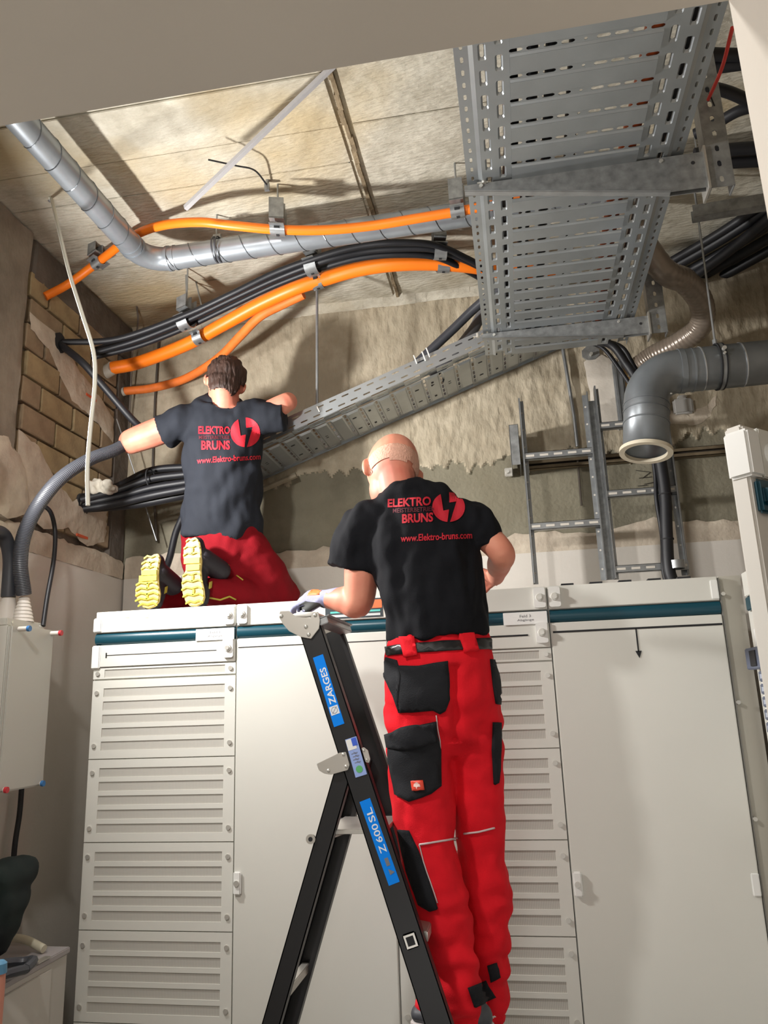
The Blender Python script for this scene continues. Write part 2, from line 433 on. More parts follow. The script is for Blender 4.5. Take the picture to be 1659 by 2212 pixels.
# ------------------------------------------------------------------ text helper
def text_verts(s, size=1., bold=.0):
    cu = bpy.data.curves.new('t', 'FONT'); cu.body = s; cu.size = 1; cu.offset = bold; cu.resolution_u = 3
    o = bpy.data.objects.new('t', cu); COL.objects.link(o)
    dg = bpy.context.evaluated_depsgraph_get(); me = o.evaluated_get(dg).to_mesh()
    vs = [v.co.copy() for v in me.vertices]; fs = [tuple(p.vertices) for p in me.polygons]
    o.evaluated_get(dg).to_mesh_clear(); bpy.data.objects.remove(o); bpy.data.curves.remove(cu)
    x0 = min(v.x for v in vs); x1 = max(v.x for v in vs); y0 = min(v.y for v in vs); y1 = max(v.y for v in vs)
    return [((v.x-x0)/(x1-x0), (v.y-y0)/(y1-y0)) for v in vs], fs   # normalised to the unit box
def text_on(b, s, o, ux, uy, bold=0., mirror=False):
    # lay the words in the parallelogram from o along ux (width) and uy (height)
    vs, fs = text_verts(s, bold=bold); b.add([V(o)+V(ux)*u+V(uy)*v for u, v in vs], fs)

# ------------------------------------------------------------------ switchgear cabinets
YC = 2.874; X0 = -1.680; CWD = .60; ZT = 2.0966
def screw(parent, x, z, y=YC):
    b = MB(); b.cyl((x, y-.0, z), (x, y-.005, z), .0085, 12); o = b.build('screw', SCREW, parent, auto=True); return o
def lock(parent, x, z, side):
    b = MB(); w_, h_ = .021, .037
    pts = []
    for sx, sz, a0 in ((1, 1, 0), (-1, 1, 90), (-1, -1, 180), (1, -1, 270)):
        for k in range(4):
            a = math.radians(a0+k*30); pts.append(V((x+sx*(w_-.008)+math.cos(a)*.008, YC-.001, z+sz*(h_-.008)+math.sin(a)*.008)))
    pts = [p+V((0, -.013, 0)) for p in pts]; b.prism(pts, (0, -.010, 0)); o = b.build('lock', WHITE2, parent, auto=True)
    b = MB(); b.tube([(x, YC-.024, z), (x, YC-.031, z)], [.015, .013], 16); b.build('lock_ring', mat('lock_ring_plastic', (206, 204, 196), .4), o, auto=True)
    b = MB(); b.cyl((x, YC-.031, z), (x, YC-.035, z), .0085, 14); b.build('lock_barrel', SCREW, o, auto=True)
    return o
def vent_panel(parent, x0, x1, zt, zb, slots, name='vent_panel'):
    # a sheet with recessed perforated strips: the frame is built round the strips
    b = MB(); d = .010; m0, m1 = .050, .045; y0, y1 = YC-d, YC
    edges = [zt-.002]
    for (a, c) in slots: edges += [a, c]
    edges.append(zb+.002)
    for i in range(0, len(edges), 2): b.box((x0+m0, y0, edges[i]), (x1-m1, y1, edges[i+1]))
    b.box((x0+.002, y0, zt-.002), (x0+m0, y1, zb+.002)); b.box((x1-m1, y0, zt-.002), (x1-.002, y1, zb+.002))
    p = b.build(name, WHITE, parent)
    for (a, c) in slots:
        b = MB(); b.box((x0+m0, y0+.003, a), (x1-m1, y1, c)); b.build('perforated_strip', PERF, p)
    for sx in (x0+.022, x1-.022):
        for sz in ((zt-.05, zb+.05) if len(slots) > 1 else ((zt+zb)/2,)):
            q = MB(); q.cyl((sx, y0, sz), (sx, y0-.005, sz), .0088, 12); o = q.build('screw', SCREW, p, auto=True)
    return p
def cabinet(i, label, kind):
    x0 = X0+CWD*i; x1 = x0+CWD
    t = thing('switchgear_cabinet', label, 'cabinet', ((x0+x1)/2, YC+.3, 0), 'switchgear cabinets in a row')
    b = MB(); b.box((x0+.001, YC, .10), (x1-.001, YC+.60, ZT)); b.build('body', WHITE, t)
    b = MB(); b.box((x0+.001, YC+.03, 0), (x1-.001, YC+.57, .10)); b.build('plinth', DARKGAP, t)
    b = MB(); b.box((x0+.003, YC-.014, 2.0125), (x1-.003, YC, ZT)); hp = b.build('header_panel', WHITE, t, bevel=.002)
    b = MB(); n = 10
    prof = [V((0, YC-.004-.012*math.sin(PI*k/n)**.6, 1.964+.046*k/n)) for k in range(n+1)]
    b.prism([V((x0+.003, YC, 1.964))]+[V((x0+.003, p.y, p.z)) for p in prof]+[V((x0+.003, YC, 2.010))], (CWD-.006, 0, 0))
    b.build('teal_band', TEAL, t, auto=True)
    if kind == 'vent':
        b = MB(); b.box((x0+.003, YC-.014, 1.876), (x1-.003, YC, 1.962)); b.build('lower_header_panel', WHITE, t, bevel=.002)
        vent_panel(t, x0, x1, 1.874, 1.828, [(1.8655, 1.8365)], 'slim_vent_panel')
        for k in range(5):
            zt = 1.826-.301*k; zb = zt-.301
            vent_panel(t, x0, x1, zt, zb, [(zt-.033-.0506*j, zt-.033-.0506*j-.0335) for j in range(5)])
        lab = MB(); lab.box((x1-.165, YC-.019, 1.960), (x1-.006, YC-.0155, 2.006)); pl = lab.build('label_plate', PAPER, t, bevel=.001)
        b = MB(); text_on(b, 'Feld '+('1' if i == 0 else '3'), (x1-.105, YC-.0195, 1.986), (.04, 0, 0), (0, 0, .010))
        text_on(b, 'Abgänge', (x1-.115, YC-.0195, 1.971), (.06, 0, 0), (0, 0, .010)); b.build('label_print', GREYTXT, pl)
        lock(t, x1-.028, 2.056, -1); lock(t, x1-.030, 1.928, -1)
        b = MB(); th = .0022 if i == 0 else .006
        b.box((x0+.055, YC-.0155, 1.922-th/2), (x1-.08, YC-.0135, 1.922+th/2))
        if i == 0: b.box((x0+.053, YC-.0155, 1.912), (x0+.058, YC-.0135, 1.932))
        b.build('line_marking', BLACKP, t)
    else:
        b = MB(); b.box((x0+.003, YC-.014, .12), (x1-.003, YC, 1.962)); dr = b.build('door', WHITE, t, bevel=.003)
        th = .003 if i == 1 else .007
        b = MB(); b.box((x0+.01, YC-.0155, 1.928-th/2), (x1-.006, YC-.0135, 1.928+th/2))
        if i == 3:
            xa = ATY(1376, 1390, YC).x
            b.box((xa-.0025, YC-.0155, 1.845), (xa+.0025, YC-.0135, 1.927))
            b.add([(xa-.011, YC-.0155, 1.848), (xa+.011, YC-.0155, 1.848), (xa+.001, YC-.0155, 1.822)], [(0, 1, 2)])
        b.build('line_marking', BLACKP, dr)
        zz = ATY(515, 1905, YC).z
        b = MB(); b.box((x0+.004, YC-.026, zz-.04), (x0+.034, YC-.014, zz+.04)); la = b.build('door_latch', WHITE2, dr, bevel=.005)
        b = MB(); b.cyl((x0+.018, YC-.026, zz), (x0+.018, YC-.031, zz), .010, 14); b.build('lock_barrel', SCREW, la, auto=True)
        lock(t, x0+.026, 2.056, 1)
        if i == 3:
            b = MB(); b.box((x1-.03, YC-.022, zz-.035), (x1-.004, YC-.014, zz+.035)); b.build('door_hinge', WHITE2, dr, bevel=.003)
    if i in (0,):
        for (za, zc) in ((2.072, 2.014), (1.962, 1.870)):
            b = MB(); b.box((x0-.006, YC-.020, zc), (x0+.030, YC+.004, za)); b.build('end_cap', WHITE2, t, bevel=.004)
        for px_ in (279, 320):
            p = ATY(px_, 1331, YC); b = MB(); b.box((p.x-.010, YC-.0150, p.z-.008), (p.x+.010, YC-.0135, p.z+.008)); b.build('faded_sticker', mat('faded_yellow_sticker', (222, 218, 176), .6), hp)
    if i == 3:
        b = MB(); b.box((x1-.03, YC-.018, 2.016), (x1-.003, YC+.0, 2.085)); b.build('end_cap', WHITE2, t, bevel=.003)
        b = MB(); b.box((x1-.0005, YC-.012, .1), (x1+.004, YC+.55, ZT-.004)); b.build('side_seal', mat('grey_seal', (120, 118, 112), .6), t)
        for (px_, py_) in ((1559, 1284), (1592, 1517), (1631, 1768)):
            z = ATY(px_, py_, YC).z; b = MB(); b.cyl((x1+.010, YC, z), (x1+.010, YC-.02, z), .007, 10); b.build('hinge_pin', SCREW, t, auto=True)
        for k in range(5):         # lifting lugs along the top edge
            xa = x0+.055+.098*k*1.05; b = MB(); b.box((xa, YC-.004, ZT), (xa+.045, YC+.03, ZT+.008)); b.build('roof_lug', DARKGAP, t)
    if i == 1:                     # printed company sticker on the header panel
        b = MB(); xs = x0+.36; b.box((xs, YC-.0155, 2.018), (xs+.225, YC-.0135, 2.090)); st = b.build('information_sticker', mat('dark_sticker', (44, 54, 60), .4), hp)
        b = MB(); b.box((xs+.175, YC-.0165, 2.052), (xs+.222, YC-.015, 2.084)); b.build('orange_print', mat('orange_print', (232, 112, 62), .5), st)
        b = MB(); b.box((xs+.02, YC-.0165, 2.039), (xs+.215, YC-.015, 2.046)); b.build('teal_print', mat('teal_print', (90, 190, 180), .5), st)
        b = MB(); b.box((xs+.02, YC-.0165, 2.024), (xs+.215, YC-.015, 2.033)); b.build('pale_print', mat('pale_print', (196, 200, 200), .5), st)
    return t
cabinet(0, 'leftmost white switchgear cabinet with vented panels under the kneeling man', 'vent')
cabinet(1, 'white switchgear cabinet with plain door directly behind the step ladder', 'door')
cabinet(2, 'white vented switchgear cabinet behind the standing man in red trousers', 'vent')
cabinet(3, 'rightmost white switchgear cabinet with black downward arrow on its door', 'door')
# filler between the row and the right-hand row
b = MB(); b.box((.726, YC+.004, .05), (.80, YC+.03, ZT+.002)); fl = b.build('corner_filler', mat('filler_paint', (186, 182, 170), .5), None)
tag(fl, 'narrow beige corner filler right of the arrow cabinet', 'panel')
# right-hand row, seen on edge
t = thing('switchgear_cabinet', 'white switchgear cabinet on the right wall with dark grey device strip', 'cabinet', (1.09, 2.1, 0))
b = MB(); b.box((.80, 1.64, .1), (1.40, 2.84, ZT)); b.build('body', WHITE, t)
b = MB(); b.box((.83, 1.66, 0), (1.38, 2.82, .1)); b.build('plinth', DARKGAP, t)
b = MB(); b.box((.786, 1.66, 2.012), (.80, 2.81, ZT-.002)); b.build('header_panel', WHITE, t, bevel=.002)
b = MB(); b.box((.788, 1.66, 1.964), (.80, 2.815, 2.010)); b.build('teal_band', TEAL, t, bevel=.003)
b = MB(); b.box((.790, 1.66, .2), (.80, 2.78, 1.90)); b.build('front_panel', WHITE2, t, bevel=.002)
BG = mat('blue_grey_device', (96, 104, 124), .4)
b = MB(); b.box((.755, 2.62, 1.765), (.79, 2.79, 1.835)); dv = b.build('switch_device', BG, t, bevel=.003)
b = MB(); b.box((.751, 2.67, 1.775), (.756, 2.73, 1.825)); b.build('device_window', DARKGAP, dv)
for k in range(7):
    z1 = 1.758-k*.040; b = MB(); b.box((.765, 2.60, z1-.034), (.79, 2.71, z1)); dv = b.build('switch_device', BG, t, bevel=.003)
    b = MB(); b.box((.760, 2.63, z1-.024), (.766, 2.68, z1-.010)); b.build('toggle', mat('pale_toggle', (176, 184, 200), .4), dv)
# the open door of the right-hand row
A = V((.362, 1.180, 0)); Bh = V((.795, 1.590, 0)); du = (Bh-A).normalized(); dn = V((du.y, -du.x, 0))   # outward normal, towards the camera
W_ = (Bh-A).length; TH = .030
t = thing('open_door', 'tall white cabinet door standing open beside the door jamb', 'door', tuple((A+Bh)/2))
def dbox(b, u0, u1, n0, n1, z0, z1):
    c = A+du*((u0+u1)/2)+dn*((n0+n1)/2)+V((0, 0, (z0+z1)/2))
    b.obox(c, du*((u1-u0)/2), dn*((n1-n0)/2), V((0, 0, (z1-z0)/2)))
DOORM = mat('door_edge_paint', (214, 210, 202), .45)
b = MB(); dbox(b, 0, W_-.03, -TH, 0, .1, ZT); b.build('door_leaf', DOORM, t, bevel=.004)
b = MB(); dbox(b, -.006, .030, -.030, .010, 2.012, ZT-.010); b.build('end_cap', WHITE2, t, bevel=.004)
b = MB(); dbox(b, .03, W_-.03, -.001, .008, 2.012, ZT-.004); b.build('header_panel', WHITE, t, bevel=.002)
b = MB(); dbox(b, .006, W_-.03, 0, .010, 1.955, 2.008); dbox(b, .010, W_-.03, .010, .018, 1.968, 1.996); b.build('teal_band', TEAL, t, bevel=.004)
def dcyl(b, u, z, n0, n1, r): p = A+du*u+V((0, 0, z)); b.cyl(p+dn*n0, p+dn*n1, r, 20)
b = MB(); dcyl(b, .058, 2.052, .008, .014, .019); o = b.build('lock', WHITE2, t, auto=True)
b = MB(); dcyl(b, .058, 2.052, .014, .016, .015); b.build('lock_barrel', mat('lock_grey', (110, 118, 122), .4, .6), o, auto=True)
b = MB(); dbox(b, .055, .30, 0, .016, 1.82, 1.915); o = b.build('meter_frame', mat('grey_frame', (150, 152, 158), .4), t, bevel=.004)
b = MB(); dbox(b, .065, .29, .014, .018, 1.83, 1.905); b.build('meter_window', PAPER, o)
b = MB(); dbox(b, .048, .30, 0, .006, 1.925, 1.933); b.build('line_marking', BLACKP, t)

# ------------------------------------------------------------------ perforated sheet
def perf_cell(b, O, ux, uy, w, h, cx, cy, sw, sh, un, emb=0.):
    # rectangle w x h at O with a stadium hole centred at (cx, cy) of size sw x sh (ring of faces)
    r = min(sw, sh)/2; hole = []
    if sw >= sh:
        cs = [(cx+sw/2-r, cy), (cx-sw/2+r, cy)]; a0 = (-90, 90)
    else:
        cs = [(cx, cy+sh/2-r), (cx, cy-sh/2+r)]; a0 = (0, 180)
    for (c, a) in zip(cs, a0):
        for k in range(4): q = math.radians(a+k*60); hole.append((c[0]+r*math.cos(q), c[1]+r*math.sin(q)))
    outer = []
    for (x, y) in hole:      # ray from the cell centre through the hole vertex to the rectangle
        dx, dy = x-cx, y-cy; ts = []
        if abs(dx) > 1e-9: ts.append(((w if dx > 0 else 0)-cx)/dx)
        if abs(dy) > 1e-9: ts.append(((h if dy > 0 else 0)-cy)/dy)
        tt = min(q for q in ts if q > 0); outer.append([cx+dx*tt, cy+dy*tt])
    for (X, Y) in ((0, 0), (w, 0), (w, h), (0, h)):   # pull the nearest outer vertex into each corner
        i = min(range(8), key=lambda k: (outer[k][0]-X)**2+(outer[k][1]-Y)**2); outer[i] = [X, Y]
    base = len(b.v); P = lambda x, y, e=0: O+ux*x+uy*y+un*e
    b.v += [P(x, y) for x, y in outer]
    if emb:
        mid = [(cx+(x-cx)*1+(.0045 if x > cx else -.0045), cy+(.0045 if y > cy else -.0045)+(y-cy)) for x, y in hole]
        b.v += [P(x, y, 0) for x, y in mid]; b.v += [P(x, y, emb) for x, y in hole]; layers = 3
    else: b.v += [P(x, y) for x, y in hole]; layers = 2
    for L_ in range(layers-1):
        for k in range(8):
            k2 = (k+1) % 8; b.face([base+L_*8+k, base+L_*8+k2, base+(L_+1)*8+k2, base+(L_+1)*8+k])
def quad(b, O, ux, uy, w, h):
    b.add([O, O+ux*w, O+ux*w+uy*h, O+uy*h], [(0, 1, 2, 3)])
def solid(o, th):
    m = o.modifiers.new('s', 'SOLIDIFY'); m.thickness = th; m.offset = 0; return o
# main tray overhead
TZ = 3.20; TX0, TX1, TY0, TY1 = -.045, .575, .95, 3.20
t = thing('cable_tray', 'wide perforated galvanized cable tray running overhead towards the back wall', 'cable tray', ((TX0+TX1)/2, 2.1, TZ))
b = MB(); ux, uy, un = V((1, 0, 0)), V((0, 1, 0)), V((0, 0, 1))
PIT = .08; ycur = 1.526-7*PIT
es = .034; c1 = .040; gap = .012    # edge strip, slot column width
while ycur < TY1-.05:
    y = ycur
    # edge strips (small slots)
    for x in (TX0, TX1-es):
        for k in range(2): perf_cell(b, V((x, y+k*PIT/2, TZ+.006)), ux, uy, es, PIT/2, es/2, PIT/4, .008, .020, un)
    for side in (0, 1):
        xa = TX0+es if side == 0 else TX1-es-gap-2*c1
        xg = xa if side == 0 else xa+2*c1
        # little joggle up to the raised middle
        b.add([V((xg, y, TZ+.006 if side == 0 else TZ)), V((xg+gap, y, TZ if side == 0 else TZ+.006)), V((xg+gap, y+PIT, TZ if side == 0 else TZ+.006)), V((xg, y+PIT, TZ+.006 if side == 0 else TZ))], [(0, 1, 2, 3)])
        xb = xa+gap if side == 0 else xa
        order = (0, 1)
        for k in order:
            off = 0 if (k == 0) == (side == 0) else PIT/2
            perf_cell(b, V((xb+k*c1, y+off-PIT/2, TZ)), ux, uy, c1, PIT, c1/2, PIT/2, .011, .042, un, .006)
    xm0 = TX0+es+gap+2*c1; xm1 = TX1-es-gap-2*c1; wm = xm1-xm0
    # slotted row: eight slots with a round hole in the middle, then the plain ridge
    hr = .020; n = 9; cw_ = wm/n
    for k in range(n):
        sw, sh = ((.009, .009) if k == 4 else (cw_*.80, .0105))
        perf_cell(b, V((xm0+k*cw_, y, TZ)), ux, uy, cw_, hr, cw_/2, hr/2, sw, sh, un)
    e = .0045
    pr = [(hr, 0), (hr+.005, -e), (PIT-.005, -e), (PIT, 0)]
    for (a, za), (c, zc) in zip(pr, pr[1:]):
        b.add([(xm0+.006, y+a, TZ+za), (xm1-.006, y+a, TZ+za), (xm1-.006, y+c, TZ+zc), (xm0+.006, y+c, TZ+zc)], [(0, 1, 2, 3)])
    for xa in (xm0, xm1-.006): quad(b, V((xa, y+hr, TZ)), ux, uy, .006, PIT-hr)
    ycur += PIT
TYE = ycur
solid(b.build('tray_bottom', GALVP, t), .0015)
for x, s in ((TX0, 1), (TX1, -1)):
    b = MB(); y = 1.526-7*PIT
    while y < TYE-.01:
        perf_cell(b, V((x, y, TZ+.006)), uy, un, .06, .055, .03, .03, .025, .008, ux)
        y += .06
    b.add([(x, 1.526-7*PIT, TZ+.061), (x+s*.012, 1.526-7*PIT, TZ+.061), (x+s*.012, y, TZ+.061), (x, y, TZ+.061)], [(0, 1, 2, 3)])
    solid(b.build('side_rail', GALVP, t), .0015)
b = MB()
for p in ((1045, 392), (1032, 725)):
    q = ATZ(p[0], p[1], TZ); b.cyl(q+V((0, 0, -.008)), q+V((0, 0, .01)), .007, 8); b.cyl(q+V((-.02, 0, -.003)), q+V((.012, .0, -.003)), .003, 6)
b.build('tray_bolt', SCREW, t, auto=True)
# cables lying in the main tray
def cable(name, pts, r, m, label, cat='cable', group=None, n=10, seg=8, parent=None):
    b = MB(); b.tube(spline(pts, seg), r, n); o = b.build(name, m, parent, smooth=False, auto=True)
    if parent is None: tag(o, label, cat, group)
    return o
zc = TZ+.03
cable('power_cable', [(.06, .95, zc), (.09, 1.8, zc), (.05, 2.5, zc), (.10, 3.2, zc)], .021, CABLE, 'black cable lying in the left half of the overhead tray, seen through its slots', group=None)
cable('power_cable', [(.13, .95, zc), (.14, 1.8, zc), (.12, 2.6, zc), (.17, 3.2, zc)], .019, CABLE, 'second black cable from the left inside the overhead tray')
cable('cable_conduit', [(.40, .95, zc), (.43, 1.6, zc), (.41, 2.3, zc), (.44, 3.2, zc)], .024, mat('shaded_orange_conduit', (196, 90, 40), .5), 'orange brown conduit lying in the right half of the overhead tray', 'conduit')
cable('power_cable', [(.19, .95, zc), (.19, 1.8, zc), (.185, 2.6, zc), (.19, 3.2, zc)], .016, CABLE, 'third black cable from the left inside the overhead tray')
cable('power_cable', [(.24, .95, zc), (.25, 1.8, zc), (.27, 2.6, zc), (.23, 3.2, zc)], .017, CABLE, 'black cable near the middle of the overhead tray, seen through its slots')
cable('power_cable', [(.50, .95, zc), (.505, 1.8, zc), (.49, 2.6, zc), (.50, 3.2, zc)], .018, CABLE, 'black cable along the right side rail inside the overhead tray')

# cantilever brackets and hanging posts
def bracket(name_label, post_label, y, z_right, z_depth, px0, px1, postx, zpost):
    t = thing('cantilever_arm', name_label, 'bracket', (px1, y, TZ-.02))
    b = MB(); zt = TZ-.004; d = z_depth
    # web facing the camera: tapers to the tip, folded edges on top and bottom
    web = [(px0, y, zt), (px1, y, zt), (px1, y, zt-d), (px1-.10, y, zt-d), (px0, y, zt-.018)]
    b.prism([V(p) for p in web], (0, .0025, 0)); b.prism([V(p)+V((0, .020, 0)) for p in web], (0, .0025, 0))
    b.build('arm_web', GALVD, t)
    b = MB(); n = 12; ln = (px1-px0)/n
    for k in range(n): perf_cell(b, V((px0+k*ln, y+.002, zt-.004)), ux, uy, ln, .045, ln/2, .0225, ln*.6, .009, un)
    solid(b.build('arm_top_flange', GALVD, t), .002)
    b = MB(); b.prism([V((px0, y-.003, zt-.018)), V((px1-.10, y-.003, zt-d)), V((px1-.10, y-.003, zt-d+.003)), V((px0, y-.003, zt-.015))], (0, .004, 0)); b.prism([V((px0, y, zt-.018)), V((px1-.10, y, zt-d)), V((px1-.10, y, zt-d+.002)), V((px0, y, zt-.016))], (0, .020, 0)); b.build('folded_edge', GALV, t)
    b = MB(); b.box((px1, y-.012, zt-d-.012), (px1+.006, y+.062, zt+.012)); b.cyl((px1-.02, y-.002, zt-.035), (px1-.02, y+.001, zt-.035), .0, 8) if False else None
    b.build('end_plate', ALU, t)
    b = MB(); b.cyl((px1-.03, y-.0015, zt-.032), (px1-.03, y+.001, zt-.032), .0055, 10); b.build('bolt_hole', DARKGAP, t)
    b = MB(); b.cyl((px1-.115, y-.004, zt-.012), (px1-.115, y+.002, zt-.012), .006, 8); b.cyl((px0+.05, y-.005, zt-.010), (px0+.05, y+.002, zt-.010), .006, 8); b.build('bolt', SCREW, t, auto=True)
    p = thing('hanging_post', post_label, 'post', (postx, y+.03, ZC))
    b = MB(); x0_, x1_ = postx, postx+.062; z0_, z1_ = zpost, ZC
    z = z0_
    while z < z1_-.001:      # slotted web faces the camera
        h = min(.05, z1_-z); perf_cell(b, V((x0_, y, z)), ux, un, .062, h, .031, h/2, .012, .022, uy); z += .05
    solid(b.build('slotted_web', GALVD, p), .003)
    b = MB(); b.box((x0_-.002, y-.001, z0_), (x0_+.002, y+.05, z1_)); b.box((x1_-.002, y-.001, z0_), (x1_+.002, y+.05, z1_)); b.build('flange', GALV, p)
    b = MB(); b.box((x0_-.04, y-.03, ZC-.008), (x1_+.04, y+.09, ZC)); b.build('ceiling_plate', GALVD, p)
bracket('nearer galvanized cantilever arm carrying the overhead tray', 'nearer slotted steel post hanging from the ceiling right of the tray', 2.0, 0, .115, -.055, .625, .634, 3.075)
bracket('farther galvanized cantilever arm under the end of the overhead tray', 'farther slotted steel post hanging near the back wall', 2.975, 0, .075, -.050, .622, .630, 3.115)

# diagonal tray along the back wall
t = thing('cable_tray', 'pale grey ribbed cable tray sloping down along the back wall', 'cable tray', (-.4, 3.4, 2.95))
YFR, YBK = 3.225, 3.60
pL = ATY(600, 950, YFR); pR = ATY(1042, 753, YFR); sl = (pR-pL).normalized()
S0 = pL-sl*.33; LEN = (pR-pL).length+.33+.42
un2 = sl.cross(V((0, 1, 0))).normalized()*-1
if un2.z < 0: un2 = -un2
RH = .085
b = MB(); n = int(LEN/.062); c_ = LEN/n
for k in range(n):      # front side rail with two rows of slots
    perf_cell(b, S0+sl*(k*c_)+un2*(.012), sl, un2, c_, (RH-.012)/2, c_/2, (RH-.012)/4, .036, .007, V((0, 1, 0)))
    perf_cell(b, S0+sl*((k+.5)*c_)+un2*(.012+(RH-.012)/2), sl, un2, c_, (RH-.012)/2, c_/2, (RH-.012)/4, .036, .007, V((0, 1, 0)))
quad(b, S0+V((0, .0, 0))+un2*RH, sl, V((0, 1, 0)), LEN+c_/2, .010)
solid(b.build('side_rail', GALVP, t), .0015)
b = MB()
for k in range(n): perf_cell(b, S0+V((0, YBK-YFR, 0))+sl*(k*c_), sl, un2, c_, RH, c_/2, RH/2, .036, .008, V((0, 1, 0)))
solid(b.build('side_rail', GALVP, t), .0015)
b = MB(); W2 = YBK-YFR; uyv = V((0, 1, 0)); rp = .078; nr = int(LEN/rp); rp = LEN/nr
for k in range(nr):     # bottom: plain embossed panel, then a line of short slots across
    O = S0+sl*(k*rp); ew = .045
    for s0 in (0, W2-ew):       # stepped edge strips with slots
        up = .010 if k % 2 else .004
        perf_cell(b, O+uyv*s0+un2*up, sl, uyv, rp, ew, rp/2, ew/2, .034, .007, un2)
    pw = W2-2*ew
    for j in range(6): perf_cell(b, O+uyv*(ew+j*pw/6), sl, uyv, .019, pw/6, .0095, pw/12, .0105, pw/6*.82, un2)
    q0 = O+sl*.019+uyv*ew; lw = rp-.019; e = .005
    ring = [(0, 0), (lw, 0), (lw, pw), (0, pw)]; inn = [(.006, .014), (lw-.006, .014), (lw-.006, pw-.014), (.006, pw-.014)]
    vs = [q0+sl*x+uyv*y for x, y in ring]+[q0+sl*x+uyv*y-un2*e for x, y in inn]
    b.add(vs, [(0, 1, 5, 4), (1, 2, 6, 5), (2, 3, 7, 6), (3, 0, 4, 7), (4, 5, 6, 7)])
solid(b.build('tray_bottom', GALVP, t), .0015)
b = MB()
for k in range(nr):
    O = S0+sl*(k*rp+.045)+uyv*(W2/2)-un2*.0065; m_ = k % 4
    if m_ == 0: b.obox(O-uyv*.07, sl*.010, uyv*.004, un2*.0006); b.obox(O+uyv*.07, sl*.010, uyv*.004, un2*.0006)
    elif m_ == 1: b.obox(O-uyv*.08, sl*.006, uyv*.007, un2*.0006); b.obox(O+uyv*.08, sl*.006, uyv*.007, un2*.0006)
    elif m_ == 2: b.obox(O-uyv*.01, sl*.007, uyv*.001, un2*.0006); b.obox(O+uyv*.01, sl*.007, uyv*.001, un2*.0006)
b.build('punched_hole', DARKGAP, t)
# cable ties on the tray
def tie(p, d, h, m, label, grp):
    b = MB(); b.tube([p, p+d*h*.4+V((0, -.006, 0)), p+d*h], .0032, 6); o = b.build('cable_tie', m, None, auto=True); tag(o, label, 'cable tie', grp)
WT = mat('white_tie', (232, 230, 224), .5)
for px_, py_, ln, lb in ((897, 776, .045, 'left white cable tie on the upper edge of the sloping tray'), (915, 768, .05, 'middle white cable tie on the upper edge of the sloping tray'), (924, 760, .05, 'right white cable tie on the upper edge of the sloping tray')):
    p = ATY(px_, py_, YFR-.008); tie(p+V((-.006, 0, .02)), V((.3, 0, -1)).normalized(), ln, WT, lb, None)
p = ATY(685, 878, YFR-.008); tie(p, V((.4, 0, -1)).normalized(), .03, WT, 'pink white cable tie on the tray just right of the kneeling man', None)
bt = MB()
for (a, c, d) in (((932, 812), (945, 818), (930, 830)), ((955, 822), (958, 812), (970, 800))):
    P3 = [ATY(q[0], q[1], 3.32)-V((0, 0, 0)) for q in (a, c, d)]
    P3 = [V((p.x, 3.36, p.z+.008)) for p in P3]; bt.tube(P3, .004, 6)
o = bt.build('tie_ends', CABLE, t)

# ------------------------------------------------------------------ ducts
def duct(name, label, pts, r, m, seam_pitch, group=None, n=28, cat='duct', seg=10):
    t = thing(name, label, cat, tuple(pts[len(pts)//2])); path = spline(pts, seg)
    b = MB(); b.tube(path, r, n, cap=False); b.build('duct_shell', m, t, auto=True)
    return t, path
def arc_path(a, corner, c, rad, n=8):
    a, k, c = V(a), V(corner), V(c); d1 = (a-k).normalized(); d2 = (c-k).normalized(); ang = d1.angle(d2)
    tl = rad/math.tan(ang/2); p1 = k+d1*tl; p2 = k+d2*tl; bis = (d1+d2).normalized(); ce_ = k+bis*(rad/math.sin(ang/2)); out = [a]
    v1 = p1-ce_; v2 = p2-ce_; om = v1.angle(v2)
    for i in range(n+1): s = i/n; out.append(ce_+(v1*math.sin((1-s)*om)+v2*math.sin(s*om))/math.sin(om))
    out.append(c); return out
def helix(b, p0, p1, r, pitch, rr, m=10):
    p0, p1 = V(p0), V(p1); t_ = (p1-p0); L_ = t_.length; t_.normalize(); a = t_.cross(V((0, 0, 1))).normalized(); c = t_.cross(a)
    n = int(L_/pitch*m); pts = [p0+t_*(L_*i/n)+(a*math.cos(2*PI*i/m)+c*math.sin(2*PI*i/m))*r for i in range(n+1)]
    b.tube(pts, rr, 4, cap=False)
def ringb(b, c, ax, r, w_, th, n=28):
    c = V(c); ax = V(ax).normalized(); b.tube([c-ax*w_/2, c-ax*w_/2, c+ax*w_/2, c+ax*w_/2], [r, r+th, r+th, r], n, cap=False, axis=ax)
DZ = 3.60
A0 = V((-1.484, 1.58, DZ)); K0 = V((-1.472, 2.746, DZ)); C0 = V((.515, 2.707, DZ)); DR = .050
path = arc_path(A0, K0, C0, .11)
t = thing('spiral_duct', 'slim galvanized spiral duct bending under the ceiling at left', 'duct', tuple(K0))
b = MB(); b.tube(path, DR, 28, cap=False); b.build('duct_shell', DUCTM, t, auto=True)
b = MB(); helix(b, A0, path[1], DR+.0005, .115, .0022, 20); helix(b, path[-2], C0, DR+.0005, .115, .0022, 20); b.build('spiral_seam', mat('seam_zinc', (120, 125, 130), .4, .8), t)
b = MB(); ringb(b, path[1], path[0]-path[1], DR, .012, .004); ringb(b, path[-2], C0-path[-2], DR, .012, .004)
ringb(b, path[1]+(path[0]-path[1]).normalized()*.03, path[0]-path[1], DR, .006, .003); ringb(b, path[-2]+V((.03, 0, 0)), V((1, 0, 0)), DR, .006, .003); b.build('elbow_bead', DUCTM, t, auto=True)
pc = ATZ(474, 550, DZ); pc = V((pc.x, 2.727, DZ))
